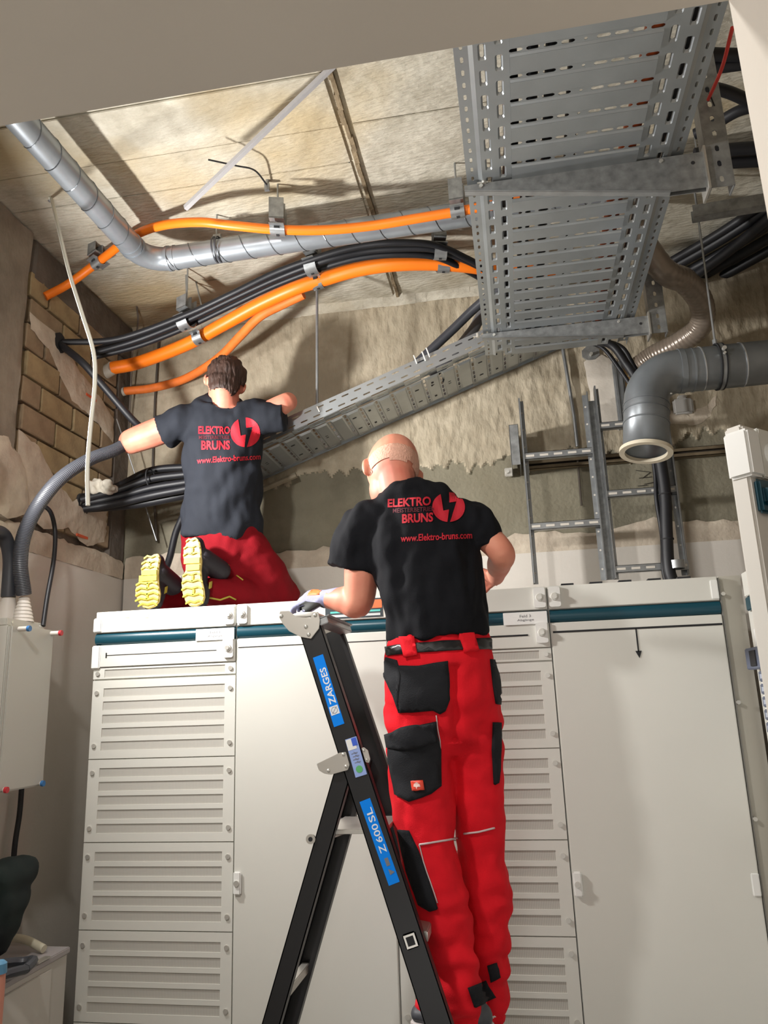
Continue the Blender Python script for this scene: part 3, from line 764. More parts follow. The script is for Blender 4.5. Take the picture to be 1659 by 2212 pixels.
t2 = thing('duct_clamp', 'rubber lined ring clamp holding the slim spiral duct', 'clamp', tuple(pc))
b = MB(); ringb(b, pc, (1, -.02, 0), DR+.001, .006, .004); ringb(b, pc+V((.016, 0, 0)), (1, -.02, 0), DR+.001, .006, .004); b.build('clamp_ring', CABLEG, t2, auto=True)
b = MB(); b.cyl(pc+V((0, 0, DR)), V((pc.x, pc.y, ZC)), .004, 8); b.box(pc+V((-.012, -.012, DR)), pc+V((.022, .012, DR+.018))); b.build('hanger_rod', GALV, t2)
# big duct on the right with its elbow and open collar
BR = .083; A1 = V((1.42, 2.9, 2.912)); K1 = V((.575, 2.9, 2.908)); C1 = V((.530, 2.86, 2.585))
path = arc_path(A1, K1, C1, .135, 10)
t = thing('ventilation_duct', 'wide grey ventilation duct with elbow and downward open collar at right', 'duct', tuple(K1))
b = MB(); b.tube(path, BR, 36, cap=False)
solid(b.build('duct_shell', DUCTG, t, auto=True), .002)
ax = (path[-1]-path[-2]).normalized()
b = MB(); 
for s in (.02, .05, .10): ringb(b, path[-2]+ax*s, ax, BR, .006, .0035, 36)
ringb(b, path[1]+V((.01, 0, 0)), (1, 0, 0), BR, .020, .004, 36); ringb(b, path[1]+V((.05, 0, 0)), (1, 0, 0), BR, .006, .003, 36)
b.build('elbow_bead', DUCTG, t, auto=True)
b = MB()
for px_ in (1512, 1600): 
    x = ATY(px_, 790, 2.9).x; ringb(b, (x, 2.9, 2.91), (1, .0, .06), BR, .004, .0035, 36)
b.build('swaged_ring', mat('bright_ring', (206, 208, 210), .3, .8), t, auto=True)
b = MB(); p = C1; b.tube([p-ax*.004, p-ax*.004, p+ax*.010, p+ax*.010, p-ax*.004], [BR-.006, BR+.014, BR+.014, BR-.006, BR-.006], 36, cap=False, axis=ax)
b.build('open_collar', mat('cream_collar', (214, 204, 182), .5), t, auto=True)
b = MB()
for k, (px_, py_) in enumerate(((1449, 775), (1449, 815), (1450, 850))):
    q = ATY(px_, py_, 2.83); b.ellipsoid(q, (.005, 0, 0), (0, .004, 0), (0, 0, .004), 8, 6)
b.build('rivet', SCREW, t)
xk = ATY(1552, 790, 2.9).x; pc = V((xk, 2.9, 2.911))
t2 = thing('duct_clamp', 'bolted ring clamp hanging the wide grey duct from a long rod', 'clamp', tuple(pc))
b = MB(); ringb(b, pc+V((-.008, 0, 0)), (1, 0, 0), BR+.002, .006, .006, 36); ringb(b, pc+V((.010, 0, 0)), (1, 0, 0), BR+.002, .006, .006, 36); b.build('clamp_ring', RUBBER, t2, auto=True)
b = MB(); ringb(b, pc, (1, 0, 0), BR+.003, .014, .004, 36); b.build('clamp_band', GALV, t2, auto=True)
b = MB(); b.cyl(pc+V((0, -BR-.012, .03)), pc+V((0, -BR-.026, .03)), .008, 8); b.cyl(pc+V((0, -BR-.012, .012)), pc+V((0, -BR-.022, .012)), .005, 8); b.build('clamp_bolt', SCREW, t2, auto=True)
b = MB(); b.tube([pc+V((0, 0, BR)), V((xk+.012, 2.9, ZC))], .0045, 8); b.cyl(pc+V((0, 0, BR+.004)), pc+V((0, 0, BR+.03)), .009, 8); b.build('threaded_rod', GALV, t2, auto=True)
# flexible hose
fp = [(C0.x-.02, C0.y, DZ), ATY(1425, 575, 2.90), ATY(1480, 608, 3.02), ATY(1515, 655, 3.14), ATY(1512, 705, 3.24), ATY(1465, 742, 3.33), ATY(1415, 768, 3.40), ATY(1380, 792, 3.44)]
b = MB(); sp = spline(fp, 22); b.tube(sp, [.050+.0012*math.sin(i*1.9) for i in range(len(sp))], 24, cap=False)
o = b.build('flexible_hose', mat('brown_grey_hose', (142, 130, 118), .3, .35, var=.1, vscale=20), None, auto=True)
tag(o, 'brown grey flexible ventilation hose curling down beside the overhead tray', 'hose')

# ------------------------------------------------------------------ conduits and cable bundles under the ceiling
def cp(lst): return [ATZ(*p) for p in lst]
up = cp([(97, 641, 3.53), (150, 612, 3.62), (212, 566, 3.695), (285, 512, 3.715), (350, 487, 3.69), (430, 480, 3.63), (500, 487, 3.59), (600, 496, 3.56), (700, 497, 3.55), (800, 488, 3.55), (900, 472, 3.55), (1000, 455, 3.55), (1060, 444, 3.55)])
cable('cable_conduit', up+[up[-1]+V((.30, .0, .0))], .019, ORANGE, 'thin bright orange conduit clipped along the ceiling above the slim duct', 'conduit', n=14)
thick = cp([(226, 806, 3.405), (300, 783, 3.43), (400, 745, 3.47), (480, 702, 3.52), (560, 658, 3.57), (640, 622, 3.60), (700, 603, 3.62), (770, 583, 3.63), (850, 571, 3.63), (940, 569, 3.63), (1020, 575, 3.62), (1080, 585, 3.62)])
cable('cable_conduit', [thick[0]+V((.06, -.03, .008))]+thick[1:]+[thick[-1]+V((.3, .08, 0))], .033, ORANGE, 'thick orange conduit sweeping from the left wall below the black cables', 'conduit', n=16)
cable('cable_conduit', [thick[0], thick[0]+V((.066, -.033, .009))], .034, mat('grey_white_sleeve', (186, 178, 166), .7), 'grey white sleeve on the left end of the thick orange conduit', 'sleeve', n=16)
third = cp([(270, 845, 3.37), (330, 838, 3.38), (400, 818, 3.40), (470, 775, 3.44), (520, 725, 3.49), (560, 685, 3.53), (600, 652, 3.56), (650, 628, 3.585)])
third = [V((p.x, p.y+.045, p.z+.005)) if i > 5 else p for i, p in enumerate(third)]
cable('cable_conduit', third, .022, ORANGED, 'dusty orange conduit branching below the thick one behind the kneeling mans head', 'conduit', n=14)
cable('cable_conduit', [third[0]-V((.05, .0, .012)), third[0]], .023, MATS['grey_white_sleeve'], 'pale end sleeve of the dusty lower orange conduit', 'sleeve', n=14)
base = [(200, 763, 3.37), (300, 735, 3.42), (400, 695, 3.49), (500, 648, 3.55), (600, 602, 3.60), (700, 565, 3.62), (780, 545, 3.63), (860, 538, 3.63), (940, 540, 3.63), (1010, 565, 3.62), (1060, 590, 3.60)]
names = ['topmost black cable of the bundle above the thick orange conduit', 'second black cable of the bundle above the thick orange conduit', 'third black cable of the bundle above the thick orange conduit', 'lowest black cable of the bundle, touching the thick orange conduit', 'glossy black cable at the front of the ceiling bundle']
for k in range(5):
    off = (-14+6.5*k); pts = []
    for i, (a, c, z) in enumerate(base):
        s = 1 if i < 8 else max(.2, 1-.25*(i-7)) if k < 3 else 1.0+.3*(i-7)
        pts.append(ATZ(a+random.uniform(-3, 3), c+off*s*(.75 if i == 0 else 1), z+(.016 if k % 2 else -.010)+random.uniform(-.006, .006)))
    if k == 4: pts = [pts[0]]+pts[1:]
    if k == 0: pts[0] = V((-1.972, 2.935, 3.37)); pts[1] = ATZ(255, 732, 3.40)
    cable('power_cable', pts, .0145, CABLE if k != 3 else mat('black_cable_soft', (38, 39, 46), .5), names[k], n=12)
cable('power_cable', [V((-1.975, 2.925, 3.355)), ATY(180, 785, 2.93), ATY(230, 842, 3.0), ATY(280, 900, 3.08), ATY(305, 925, 3.13), ATY(330, 950, 3.2)], .017, CABLE, 'black cable from the upper wall hole down to the kneeling mans arm', n=14)
# clips
def cleat(pos, d, r, label, width=.05, box=None, up_=V((0, 0, 1)), arcs=1, sep=.0):
    pos = V(pos); d = V(d).normalized(); side = d.cross(up_).normalized(); t = thing('pipe_clip', label, 'clip', tuple(pos))
    b = MB(); n = 14
    for q in range(arcs):
        c = pos+side*(sep*q); ring = []
        for k in range(n+1):
            a = PI*k/n; ring.append((c+side*math.cos(a)*(r+.002)-up_*math.sin(a)*(r+.002)))
        outer = [c+(p-c)*((r+.0055)/(r+.002)) for p in ring]
        poly = ring+outer[::-1]
        b.prism([p-d*width/2 for p in poly], d*width)
    for s in (-1, 1):
        e = pos+side*(s*(r+.014))+(side*(sep*(arcs-1)) if s > 0 else V((0, 0, 0)))
        b.obox(e, d*width/2, side*.012, up_*.0015)
    b.build('strap', GALV, t, auto=True)
    b = MB(); b.obox(pos+side*(r+.008+sep*(arcs-1))-up_*(r*.2), d*width*.18, side*.002, up_*.006); 
    b.obox(pos-up_*(r+.006), d*.006, side*.006, up_*.001); b.build('strap_hole', DARKGAP, t)
    if box:
        top = box; b = MB(); c = pos+up_*(r+.004)
        h = (top-c.z)/2; cc = V((c.x, c.y, (top+c.z)/2)); b.obox(cc-d*width*.0, d*width*.5, side*.003, V((0, 0, h))); b.obox(cc+side*.04, d*width*.5, side*.002, V((0, 0, h))); b.obox(cc-side*.04, d*width*.5, side*.002, V((0, 0, h)))
        b.obox(c+V((0, 0, .004)), d*width*.5, side*.042, V((0, 0, .003))); b.build('spacer_box', GALVD, t)
    if box and box < ZC-.01:
        b = MB(); b.cyl(V((pos.x, pos.y, box-.01)), V((pos.x, pos.y, ZC)), .004, 8); b.build('hanger_rod', GALV, t)
    return t
def tangent(lst, i): return (lst[i+1]-lst[i-1])
cleat(up[2], tangent(up, 2), .02, 'steel clip on the thin orange conduit left of the duct elbow', box=ZC)
cleat(up[7], tangent(up, 7), .02, 'boxy steel clip in the middle of the thin orange conduit', box=3.68, width=.06)
cleat(up[11]-V((.02, 0, 0)), tangent(up, 11), .02, 'steel clip on the thin orange conduit where it meets the overhead tray', box=3.67, width=.055)
def th(px_, py_, z): return ATZ(px_, py_, z)
cleat(thick[2]+V((.10, -.05, .012)), tangent(thick, 2), .034, 'lower steel clip on the thick orange conduit near the kneeling man')
bm_ = ATZ(402, 692, 3.49); cleat(bm_, tangent(thick, 2), .040, 'steel clip round the black cable bundle at left, hung on a rod', width=.055, box=3.60)
m6 = thick[6]; cleat(m6+V((-.03, .01, 0)), tangent(thick, 6), .034, 'double steel clip on black bundle and orange conduit beneath the duct, lower half')
cleat(ATZ(675, 572, 3.61), tangent(thick, 6), .040, 'double steel clip on black bundle and orange conduit beneath the duct, upper half', box=3.72, width=.055)
cleat(ATZ(957, 571, 3.63), tangent(thick, 9), .034, 'steel clip on the thick orange conduit beside the overhead tray', width=.055)
cleat(ATZ(950, 540, 3.63), tangent(thick, 9), .038, 'steel clip on the black bundle beside the overhead tray', box=3.74, width=.055)

# ------------------------------------------------------------------ rods, wires, hangers
def rod(name, pts, r, m, label, cat='rod', n=8, smooth=False):
    b = MB(); b.tube(spline(pts, 6) if smooth else [V(p) for p in pts], r, n); o = b.build(name, m, None, auto=True); return tag(o, label, cat)
p1 = ATY(685, 632, 3.15); rod('threaded_rod', [p1+V((0, 0, .05)), ATY(685, 885, 3.24)], .0065, GALV, 'vertical threaded rod from the double clip down to the sloping tray')
rod('threaded_rod', [ATZ(402, 590, ZC), ATZ(404, 665, 3.60)], .005, GALV, 'short threaded rod dropping from the ceiling to the left bundle clip')
t = ATZ(423, 607, ZC-.002); rod('steel_wire', [t, ATZ(435, 660, 3.62)], .004, GALV, 'short bent steel hook just right of the left bundle clip rod')
rod('steel_wire', [ATZ(295, 655, ZC), ATY(298, 700, 3.45), ATY(286, 760, 3.5), ATY(282, 850, 3.55), ATY(276, 960, 3.58)], .005, mat('dull_wire', (120, 112, 104), .6, .3), 'long thin steel wire hanging in the left corner', smooth=True)
rod('steel_wire', [ATZ(308, 652, ZC-.002), ATY(345, 690, 3.57), ATY(343, 740, 3.592), ATY(335, 860, 3.596), ATY(330, 1000, 3.596), ATY(338, 1170, 3.59)], .006, mat('dark_flat_wire', (82, 76, 70), .7), 'dark flat earthing strip running down the back wall at left', 'strip')
rod('steel_wire', [ATY(252, 905, 3.4), ATY(270, 960, 3.42), ATY(290, 1020, 3.45), ATY(338, 1168, 3.5)], .0035, GALV, 'thin pale wire slanting behind the kneeling mans left arm', smooth=True)
rod('threaded_rod', [ATY(1216, 755, 3.585), ATY(1240, 900, 3.585), ATY(1247, 965, 3.585)], .009, GALV, 'grey steel pipe on the back wall between tray and cable ladder', 'pipe')
rod('threaded_rod', [ATY(1247, 985, 3.60), ATY(1256, 1092, 3.60)], .005, MATS['dull_wire'], 'thin rod on the wall below the horizontal strut')
rod('earth_cable', [ATZ(106, 428, ZC-.014), ATZ(112, 433, ZC-.03), ATY(128, 500, 2.35), ATY(150, 590, 2.25), ATY(178, 680, 2.2), ATY(202, 760, 2.17), ATY(205, 830, 2.16), ATY(196, 920, 2.15), ATY(189, 1010, 2.15), ATY(190, 1092, 2.15)], .0068, mat('pale_grey_cable', (206, 204, 192), .35), 'pale grey cable dangling from the ceiling at far left', 'cable', smooth=True)
b = MB(); q = ATZ(108, 430, ZC); b.ellipsoid(q, (.012, 0, 0), (0, .012, 0), (0, 0, .014), 8, 6); tag(b.build('ceiling_anchor', GALVD, None), 'small anchor holding the dangling pale cable', 'anchor')
# pale plastic strip hanging by its upper end
s0, s1 = ATZ(712, 150, 3.74), ATZ(400, 450, 3.50)
d = (s1-s0).normalized(); s0 = s0-d*.35; d2 = d.cross(V((0, 0, 1))).normalized(); b = MB(); b.obox((s0+s1)/2, d*(s1-s0).length/2, d2*.008, d.cross(d2)*.010)
tag(b.build('plastic_strip', mat('grey_plastic_strip', (176, 174, 176), .3, bump=.1, bscale=20), None, bevel=.002), 'long grey plastic strip hanging at a slant below the ceiling', 'strip')
a = ATZ(577, 386, ZC); t = thing('ceiling_anchor', 'small steel anchor on the ceiling with a bent black wire', 'anchor', tuple(a))
b = MB(); b.cyl(a+V((0, 0, 0)), a+V((0, 0, -.03)), .008, 10); b.obox(a+V((0, 0, -.04)), (.010, 0, 0), (0, .006, 0), (0, 0, .016)); b.build('anchor_body', GALV, t, auto=True)
b = MB(); b.tube(spline([a+V((0, 0, -.03)), ATZ(550, 368, 3.72), ATZ(510, 358, 3.70), ATZ(450, 345, 3.68)], 6), .0035, 6); b.build('wire', DARKGAP, t)
b = MB(); q = ATY(1276, 762, 3.60); ring = [q+V((math.cos(PI/4*k+.4)*.045, 0, math.sin(PI/4*k+.4)*.04)) for k in range(8)]; b.prism(ring, (0, .012, 0))
t = thing('anchor_plate', 'grey octagonal anchor plate bolted on the back wall under the tray end', 'plate', tuple(q))
b.build('plate', GALVD, t); b = MB(); b.cyl(q+V((.0, -.02, -.012)), q+V((0, 0, -.012)), .008, 8); b.build('anchor_bolt', SCREW, t, auto=True)
# cables from the main tray down to the sloping tray and behind the wide duct
cable('power_cable', [ATY(890, 795, 3.35), ATY(930, 757, 3.34), ATY(980, 710, 3.32), ATY(1030, 662, 3.28), ATY(1080, 625, 3.2), V((.13, 3.05, 3.42))], .022, CABLEG, 'front black cable rising from the sloping tray to the overhead tray', n=14)
cable('power_cable', [ATY(930, 812, 3.45), ATY(975, 770, 3.44), ATY(1020, 715, 3.42), ATY(1060, 660, 3.38), V((.2, 3.2, 3.46))], .026, mat('grey_cable_old', (104, 104, 106), .5), 'thicker greyish cable behind the front one, bound with black ties', n=14)
cable('power_cable', [ATY(1270, 735, 3.40), ATY(1320, 745, 3.40), ATY(1352, 785, 3.40), ATY(1385, 840, 3.40), ATY(1400, 900, 3.42)], .019, CABLE, 'thick black cable curving from the tray end behind the wide duct', n=14)
cable('power_cable', [ATY(1260, 738, 3.45), ATY(1302, 752, 3.45), ATY(1340, 800, 3.45), ATY(1372, 850, 3.45), ATY(1390, 900, 3.45)], .010, CABLE, 'thin black cable curving from the tray end behind the wide duct', n=10)
cable('power_cable', [ATY(1290, 733, 3.48), ATY(1342, 750, 3.48), ATY(1368, 790, 3.48), ATY(1400, 850, 3.48), ATY(1410, 900, 3.48)], .012, CABLE, 'outer black cable of the group curving behind the wide duct', n=10)
# black cables under the ceiling at right
for k, (a, c) in enumerate((((1395, 632), (1700, 462)), ((1400, 655), (1700, 492)), ((1405, 672), (1700, 520)), ((1480, 610), (1700, 440)), ((1430, 590), (1700, 425)), ((1440, 570), (1700, 405)))):
    z = (3.70, 3.71, 3.70, 3.66, 3.71, 3.72)[k]; lb = ['lowest black cable under the ceiling at the right edge', 'second lowest black cable under the ceiling at right', 'black cable closest to the back wall at right', 'raised black cable crossing over the others at right', 'upper black cable of the right ceiling group', 'topmost black cable of the right ceiling group'][k]
    p0 = ATZ(a[0], a[1], z); p1 = ATZ(c[0], c[1], z); p1 = p0+(p1-p0)*min(1, (1.40-p0.x)/(p1.x-p0.x))
    cable('power_cable', [p0, p0.lerp(p1, .5)+V((0, .01, -.008)), p1], .024 if k < 5 else .020, CABLE, lb, n=12)
for k, (pts, r, lb) in enumerate(((((1478, 112), (1560, 118), (1660, 118)), .020, 'black cable crossing right of the tray near the top'), (((1480, 150), (1560, 142), (1660, 128)), .022, 'second black cable from the top right of the tray'), (((1510, 185), (1560, 195), (1600, 210), (1660, 240)), .020, 'black cable bending down to the right beside the red wire'), (((1500, 290), (1545, 268), (1600, 238), (1660, 226)), .019, 'black cable bending up to the right beside the red wire'),
        (((1500, 335), (1570, 325), (1660, 318)), .026, 'upper of the thick black cables behind the nearer post'), (((1500, 358), (1570, 350), (1660, 345)), .026, 'lower of the thick black cables behind the nearer post'))):
    P = [ATZ(a, c, 3.62 if k < 4 else 3.70) for a, c in pts]
    P = [V((min(p.x, 1.36+.0*k), p.y, p.z)) for p in P]
    cable('power_cable', P, r, CABLE, lb, n=12)
cable('red_wire', [ATZ(1582, 60, 3.30), ATZ(1560, 145, 3.32), ATZ(1530, 215, 3.36)], .005, mat('red_wire', (226, 62, 54), .45), 'thin red wire running along the right side of the overhead tray', 'wire')
rod('steel_wire', [ATZ(1532, 200, 3.36), ATZ(1545, 232, 3.34), ATZ(1558, 250, 3.34)], .002, DARKGAP, 'thin black wire end curling off the red wire', 'wire', smooth=True)
# u-profile at the right
u0, u1 = ATZ(1497, 456, 3.44), ATZ(1640, 432, 3.44); u1 = u0+(u1-u0)*2.2; d = (u1-u0).normalized(); d.z = 0; sd = V((-d.y, d.x, 0))
t = thing('steel_profile', 'grey U-shaped steel profile jutting from the right under the ceiling', 'profile', tuple(u0))
b = MB(); c = (u0+u1)/2; h = (u1-u0).length/2; b.obox(c, d*h, sd*.0015, V((0, 0, .024))); b.obox(c+V((0, 0, -.024))+sd*.02, d*h, sd*.02, V((0, 0, .0015))); b.obox(c+sd*.04, d*h, sd*.0015, V((0, 0, .024))); b.build('profile', GALVD, t)
b = MB(); q = u0+d*.05+sd*.02; b.cyl(q, V((q.x, q.y, ZC)), .004, 8); b.build('hanger_rod', GALV, t)

# ------------------------------------------------------------------ things on the back wall
def cladder(x0, x1, y, z0, z1, rungs, label, ztl=None):
    t = thing('cable_ladder', label, 'cable ladder', ((x0+x1)/2, y, z0))
    for x, s, zt in ((x0, 1, ztl or z1), (x1, -1, z1)):
        b = MB(); b.box((x-.001, y-.045, z0), (x+.001, y+.0, zt)); b.box((x, y-.002, z0), (x+s*.022, y, zt)); b.box((x, y-.045, z0), (x+s*.006, y-.043, zt))
        r = b.build('side_rail', GALV, t)
        b = MB(); z = z0+.05
        while z < zt-.02: b.cyl((x+s*.011, y-.0035, z), (x+s*.011, y-.002, z), .0045, 8); z += .085
        b.build('rail_hole', mat('bright_wall_hole', (206, 200, 190), .7), r)
    for z in rungs:
        b = MB(); b.box((x0, y-.040, z-.022), (x1, y-.038, z+.010)); b.box((x0, y-.04, z+.008), (x1, y-.012, z+.010)); b.box((x0, y-.04, z-.022), (x1, y-.012, z-.020))
        r = b.build('rung', GALV, t); n = 5; w_ = (x1-x0)/n
        for k in range(n): b = MB(); q = x0+w_*(k+.5); b.box((q-w_*.3, y-.0412, z-.011), (q+w_*.3, y-.0400, z-.001)); b.build('rung_slot', MATS['bright_wall_hole'], r)
    return t
cladder(.09, .405, 3.45, 2.19, 3.065, [2.785, 2.452], 'left cable ladder standing on the cabinets before the back wall')
cladder(.438, .745, 3.45, 2.19, 3.09, [2.90, 2.577, 2.236], 'right cable ladder with the black riser cables')
b = MB(); b.box((.405, 3.44, 2.19), (.438, 3.445, 3.03)); tag(b.build('joint_plate', GALVD, None), 'flat steel plate between the two cable ladders', 'plate')
t = thing('strut_rail', 'dusty horizontal strut rail on the back wall behind the cable ladders', 'rail', (.7, 3.58, 2.78))
DUST = mat('dusty_brown_steel', (118, 104, 82), .7, .2, var=.2, vscale=20)
b = MB(); x0, x1, zz = .105, 1.40, 2.785; b.box((x0, 3.574, zz-.022), (x1, 3.578, zz-.006)); b.box((x0, 3.574, zz+.006), (x1, 3.578, zz+.022)); b.box((x0, 3.574, zz-.022), (x1, 3.607, zz-.020)); b.box((x0, 3.574, zz+.020), (x1, 3.607, zz+.022)); b.build('rail_lips', DUST, t)
b = MB(); b.box((x0, 3.600, zz-.02), (x1, 3.607, zz+.02)); b.build('rail_back', mat('dark_rail_inside', (62, 54, 44), .8), t)
b = MB(); b.box((.10, 3.57, zz-.035), (.118, 3.59, zz+.03)); b.build('end_fitting', ALU, t)
t = thing('wall_bracket', 'short grey steel box bracket with bolted tab left of the cable ladders', 'bracket', (.066, 3.5, 2.74))
b = MB(); b.box((.036, 3.42, 2.745), (.078, 3.422, 2.94)); b.box((.036, 3.42, 2.745), (.038, 3.60, 2.94)); b.box((.076, 3.42, 2.745), (.078, 3.60, 2.94)); b.build('box_section', GALVD, t)
b = MB(); b.box((.036, 3.42, 2.94), (.078, 3.60, 2.942)); b.build('dark_opening', DARKGAP, t)
b = MB(); b.box((.0, 3.590, 2.742), (.04, 3.602, 2.785)); b.build('bolt_tab', ALU, t, bevel=.003)
b = MB(); b.cyl((.014, 3.575, 2.764), (.014, 3.59, 2.764), .009, 8); b.build('anchor_bolt', SCREW, t, auto=True)
blob_patch('plaster_patch', [(.43, 3.30), (.50, 3.34), (.585, 3.30), (.60, 3.02), (.56, 2.93), (.47, 2.97), (.44, 3.10)], YB-.012, mat('white_plaster', (206, 198, 186), .8, var=.06, bump=.2), wb, .012, 11, axis='y')
blob_patch('plaster_patch', [(.72, 3.00), (.80, 2.94), (.90, 2.92), (.98, 2.96), (1.02, 3.06), (.96, 3.02), (.86, 2.99), (.78, 3.02)], YB-.012, PLAST, wb, .014, 12, axis='y')
t = thing('timber_frame', 'small timber board in an aluminium frame behind the wide duct elbow', 'frame', (.6, 3.6, 3.0))
b = MB(); b.box((.555, 3.575, 2.93), (.605, 3.60, 3.27)); b.box((.56, 3.565, 2.93), (.570, 3.58, 3.27)); b.box((.585, 3.565, 2.93), (.595, 3.58, 3.27)); b.build('frame_rail', GALV, t)
b = MB(); b.box((.605, 3.585, 2.95), (.74, 3.602, 3.25)); b.build('timber_board', mat('pale_timber', (188, 156, 106), .6, var=.2, vscale=18, stretch=(1, 1, .2)), t)
b = MB(); b.box((.625, 3.578, 3.19), (.665, 3.586, 3.225)); b.cyl((.645, 3.57, 3.208), (.645, 3.578, 3.208), .008, 8); b.build('fixing_screw', SCREW, t)
q = ATY(1477, 876, 3.58); t = thing('junction_box', 'small light grey square junction box right of the duct elbow', 'junction box', tuple(q))
b = MB(); b.box(q+V((-.045, 0, -.038)), q+V((.045, .03, .038))); b.build('box_cover', mat('box_grey', (176, 174, 170), .5), t, bevel=.008)
b = MB(); b.box(q+V((-.02, .0, .038)), q+V((.02, .03, .055))); b.build('cable_entry', mat('box_grey', (176, 174, 170), .5), t, bevel=.004)
b = MB()   # marking on the wall
q = ATY(1392, 1028, YB-.006)
for (a, c) in (((1373, 1016), (1405, 1020)), ((1405, 1020), (1388, 1033)), ((1380, 1033), (1408, 1030)), ((1392, 1046), (1412, 1042)), ((1378, 1050), (1398, 1048))):
    b.tube([ATY(a[0], a[1], YB-.004), ATY(c[0], c[1], YB-.004)], .0016, 4)
b.build('pencil_mark', mat('pencil', (64, 60, 54), .8), wb)
# riser cables
cable('riser_cable', [V((.665, 3.385, 3.06)), ATY(1420, 960, 3.38), ATY(1436, 1060, 3.375), ATY(1440, 1150, 3.37), ATY(1447, 1240, 3.36), V((.70, 3.36, 2.09))], .026, CABLE, 'thick black riser cable going down the right cable ladder', n=16)
cable('riser_cable', [V((.63, 3.38, 3.05)), ATY(1412, 1000, 3.40), ATY(1418, 1080, 3.395), ATY(1430, 1160, 3.39), ATY(1434, 1240, 3.385), V((.665, 3.38, 2.09))], .009, CABLE, 'thin black riser cable left of the thick one', n=10)
cable('riser_cable', [V((.65, 3.40, 3.05)), ATY(1422, 1040, 3.425), ATY(1428, 1120, 3.42), ATY(1436, 1240, 3.41), V((.672, 3.42, 2.09))], .007, CABLE, 'thinnest black riser cable behind the thick one', n=8)
t = thing('saddle_clamp', 'steel saddle clamp holding the riser cable on the lowest rung', 'clamp', (.70, 3.36, 2.22))
b = MB(); ringb(b, (.690, 3.362, 2.226), (0, 0, 1), .030, .035, .004); b.box((.715, 3.39, 2.208), (.745, 3.403, 2.244)); b.build('clamp_band', GALV, t, auto=True)
b = MB(); b.cyl((.733, 3.385, 2.226), (.733, 3.39, 2.226), .006, 8); b.build('clamp_screw', SCREW, t)
for k, z in enumerate((2.40, 2.63)):
    b = MB(); ringb(b, ATY(1441, 1165, 3.37) if k == 0 else ATY(1437, 1068, 3.375), (0, 0, 1), .0265, .006, .002); tag(b.build('cable_tie', RUBBER, None, auto=True), 'black cable tie round the riser, '+('lower' if k == 0 else 'upper')+' one', 'cable tie')

# ------------------------------------------------------------------ bundle leaving the sloping tray to the left wall
e0 = [(186, 1086), (178, 1080), (200, 1098), (192, 1104), (186, 1094), (206, 1106), (176, 1088)]
e1 = [(528, 1012), (528, 1002), (528, 1024), (528, 1034), (528, 1016), (528, 1042), (528, 1008)]
mid = [(330, 1034), (330, 1016), (330, 1054), (330, 1070), (320, 1046), (330, 1084), (340, 1026)]
nm = ['upper black cable of the bundle entering the left wall', 'topmost black cable of the bundle behind the kneeling man', 'middle black cable of the bundle entering the left wall', 'lower black cable of the bundle entering the left wall', 'hidden inner black cable of the wall bundle', 'lowest black cable of the bundle behind the kneeling man', 'rear black cable along the top of the wall bundle']
for k in range(7):
    yy = (3.30, 3.36, 3.28, 3.26, 3.34, 3.30, 3.40)[k]
    a = ATX(e0[k][0], e0[k][1], -1.975); a = V((a.x, 3.20+.012*k-.03, a.z)); m1 = ATY(mid[k][0], mid[k][1], yy-.01); m2 = ATY(430, (mid[k][1]+e1[k][1])/2-2, yy+.02); z1 = ATY(e1[k][0], e1[k][1], yy+.06)
    cable('power_cable', [a, a.lerp(m1, .5)+V((0, .015, 0)), m1, m2, z1+V((0, 0, .03))], .019 if k != 5 else .021, CABLE, nm[k], n=12)
b = MB(); q0 = ATY(322, 1024, 3.27); ringb(b, q0+V((0, .02, -.02)), (1, 0, .1), .05, .006, .003); tag(b.build('cable_tie', RUBBER, None, auto=True), 'black tie round the wall bundle left of the kneeling man', 'cable tie')
# dusty pipe stub under the sloping tray
rod('pipe_stub', [ATY(565, 1058, 3.56), ATY(640, 1026, 3.56)], .016, mat('dusty_pipe', (150, 140, 120), .6, .3), 'short dusty pipe stub on the wall beneath the sloping tray', 'pipe')
# big ribbed cable and the cables of the distribution box
b = MB(); sp = spline([ATX(52, 1285, -1.84), ATX(44, 1215, -1.84), ATX(54, 1150, -1.84), ATX(87, 1085, -1.82), ATX(135, 1030, -1.80), ATX(195, 992, -1.76), ATY(248, 972, 3.0), ATY(292, 948, 3.12), ATY(335, 930, 3.24), ATY(380, 925, 3.34)], 40)
b.tube(sp, [.027+(.0012 if i % 2 else -.0008) for i in range(len(sp))], 16); tag(b.build('ribbed_hose', CABLEG, None, auto=True), 'ribbed dark grey cable hose arching from the box to the kneeling man', 'hose')
b = MB(); sp = spline([ATX(18, 1290, -1.90), ATX(22, 1215, -1.90), ATX(16, 1175, -1.90), ATX(2, 1152, -1.90), ATX(-30, 1150, -1.90), ATX(-60, 1170, -1.90)], 24)
b.tube(sp, .027, 16); tag(b.build('ribbed_hose', CABLEG, None, auto=True), 'dark cable hose bending left out of the picture above the box', 'hose')
cable('power_cable', [ATX(93, 1352, -1.80), ATX(102, 1290, -1.82), ATX(116, 1210, -1.84), ATX(119, 1150, -1.86), ATX(110, 1108, -1.87), ATX(92, 1090, -1.88), ATX(84, 1080, -1.90)], .009, CABLE, 'thin black cable looping up from behind the wall box', n=10)
cable('power_cable', [ATX(47, 1700, -1.93), ATX(42, 1760, -1.93), ATX(30, 1850, -1.93), ATX(28, 2000, -1.93)], .010, CABLE, 'black cable leaving the underside of the wall box', n=10)
cable('power_cable', [ATY(400, 1105, 3.38), ATY(380, 1150, 3.40), ATY(368, 1200, 3.42), ATY(355, 1240, 3.45), ATY(340, 1290, 3.48)], .017, CABLE, 'black cable beside the kneeling mans left hip', n=12)

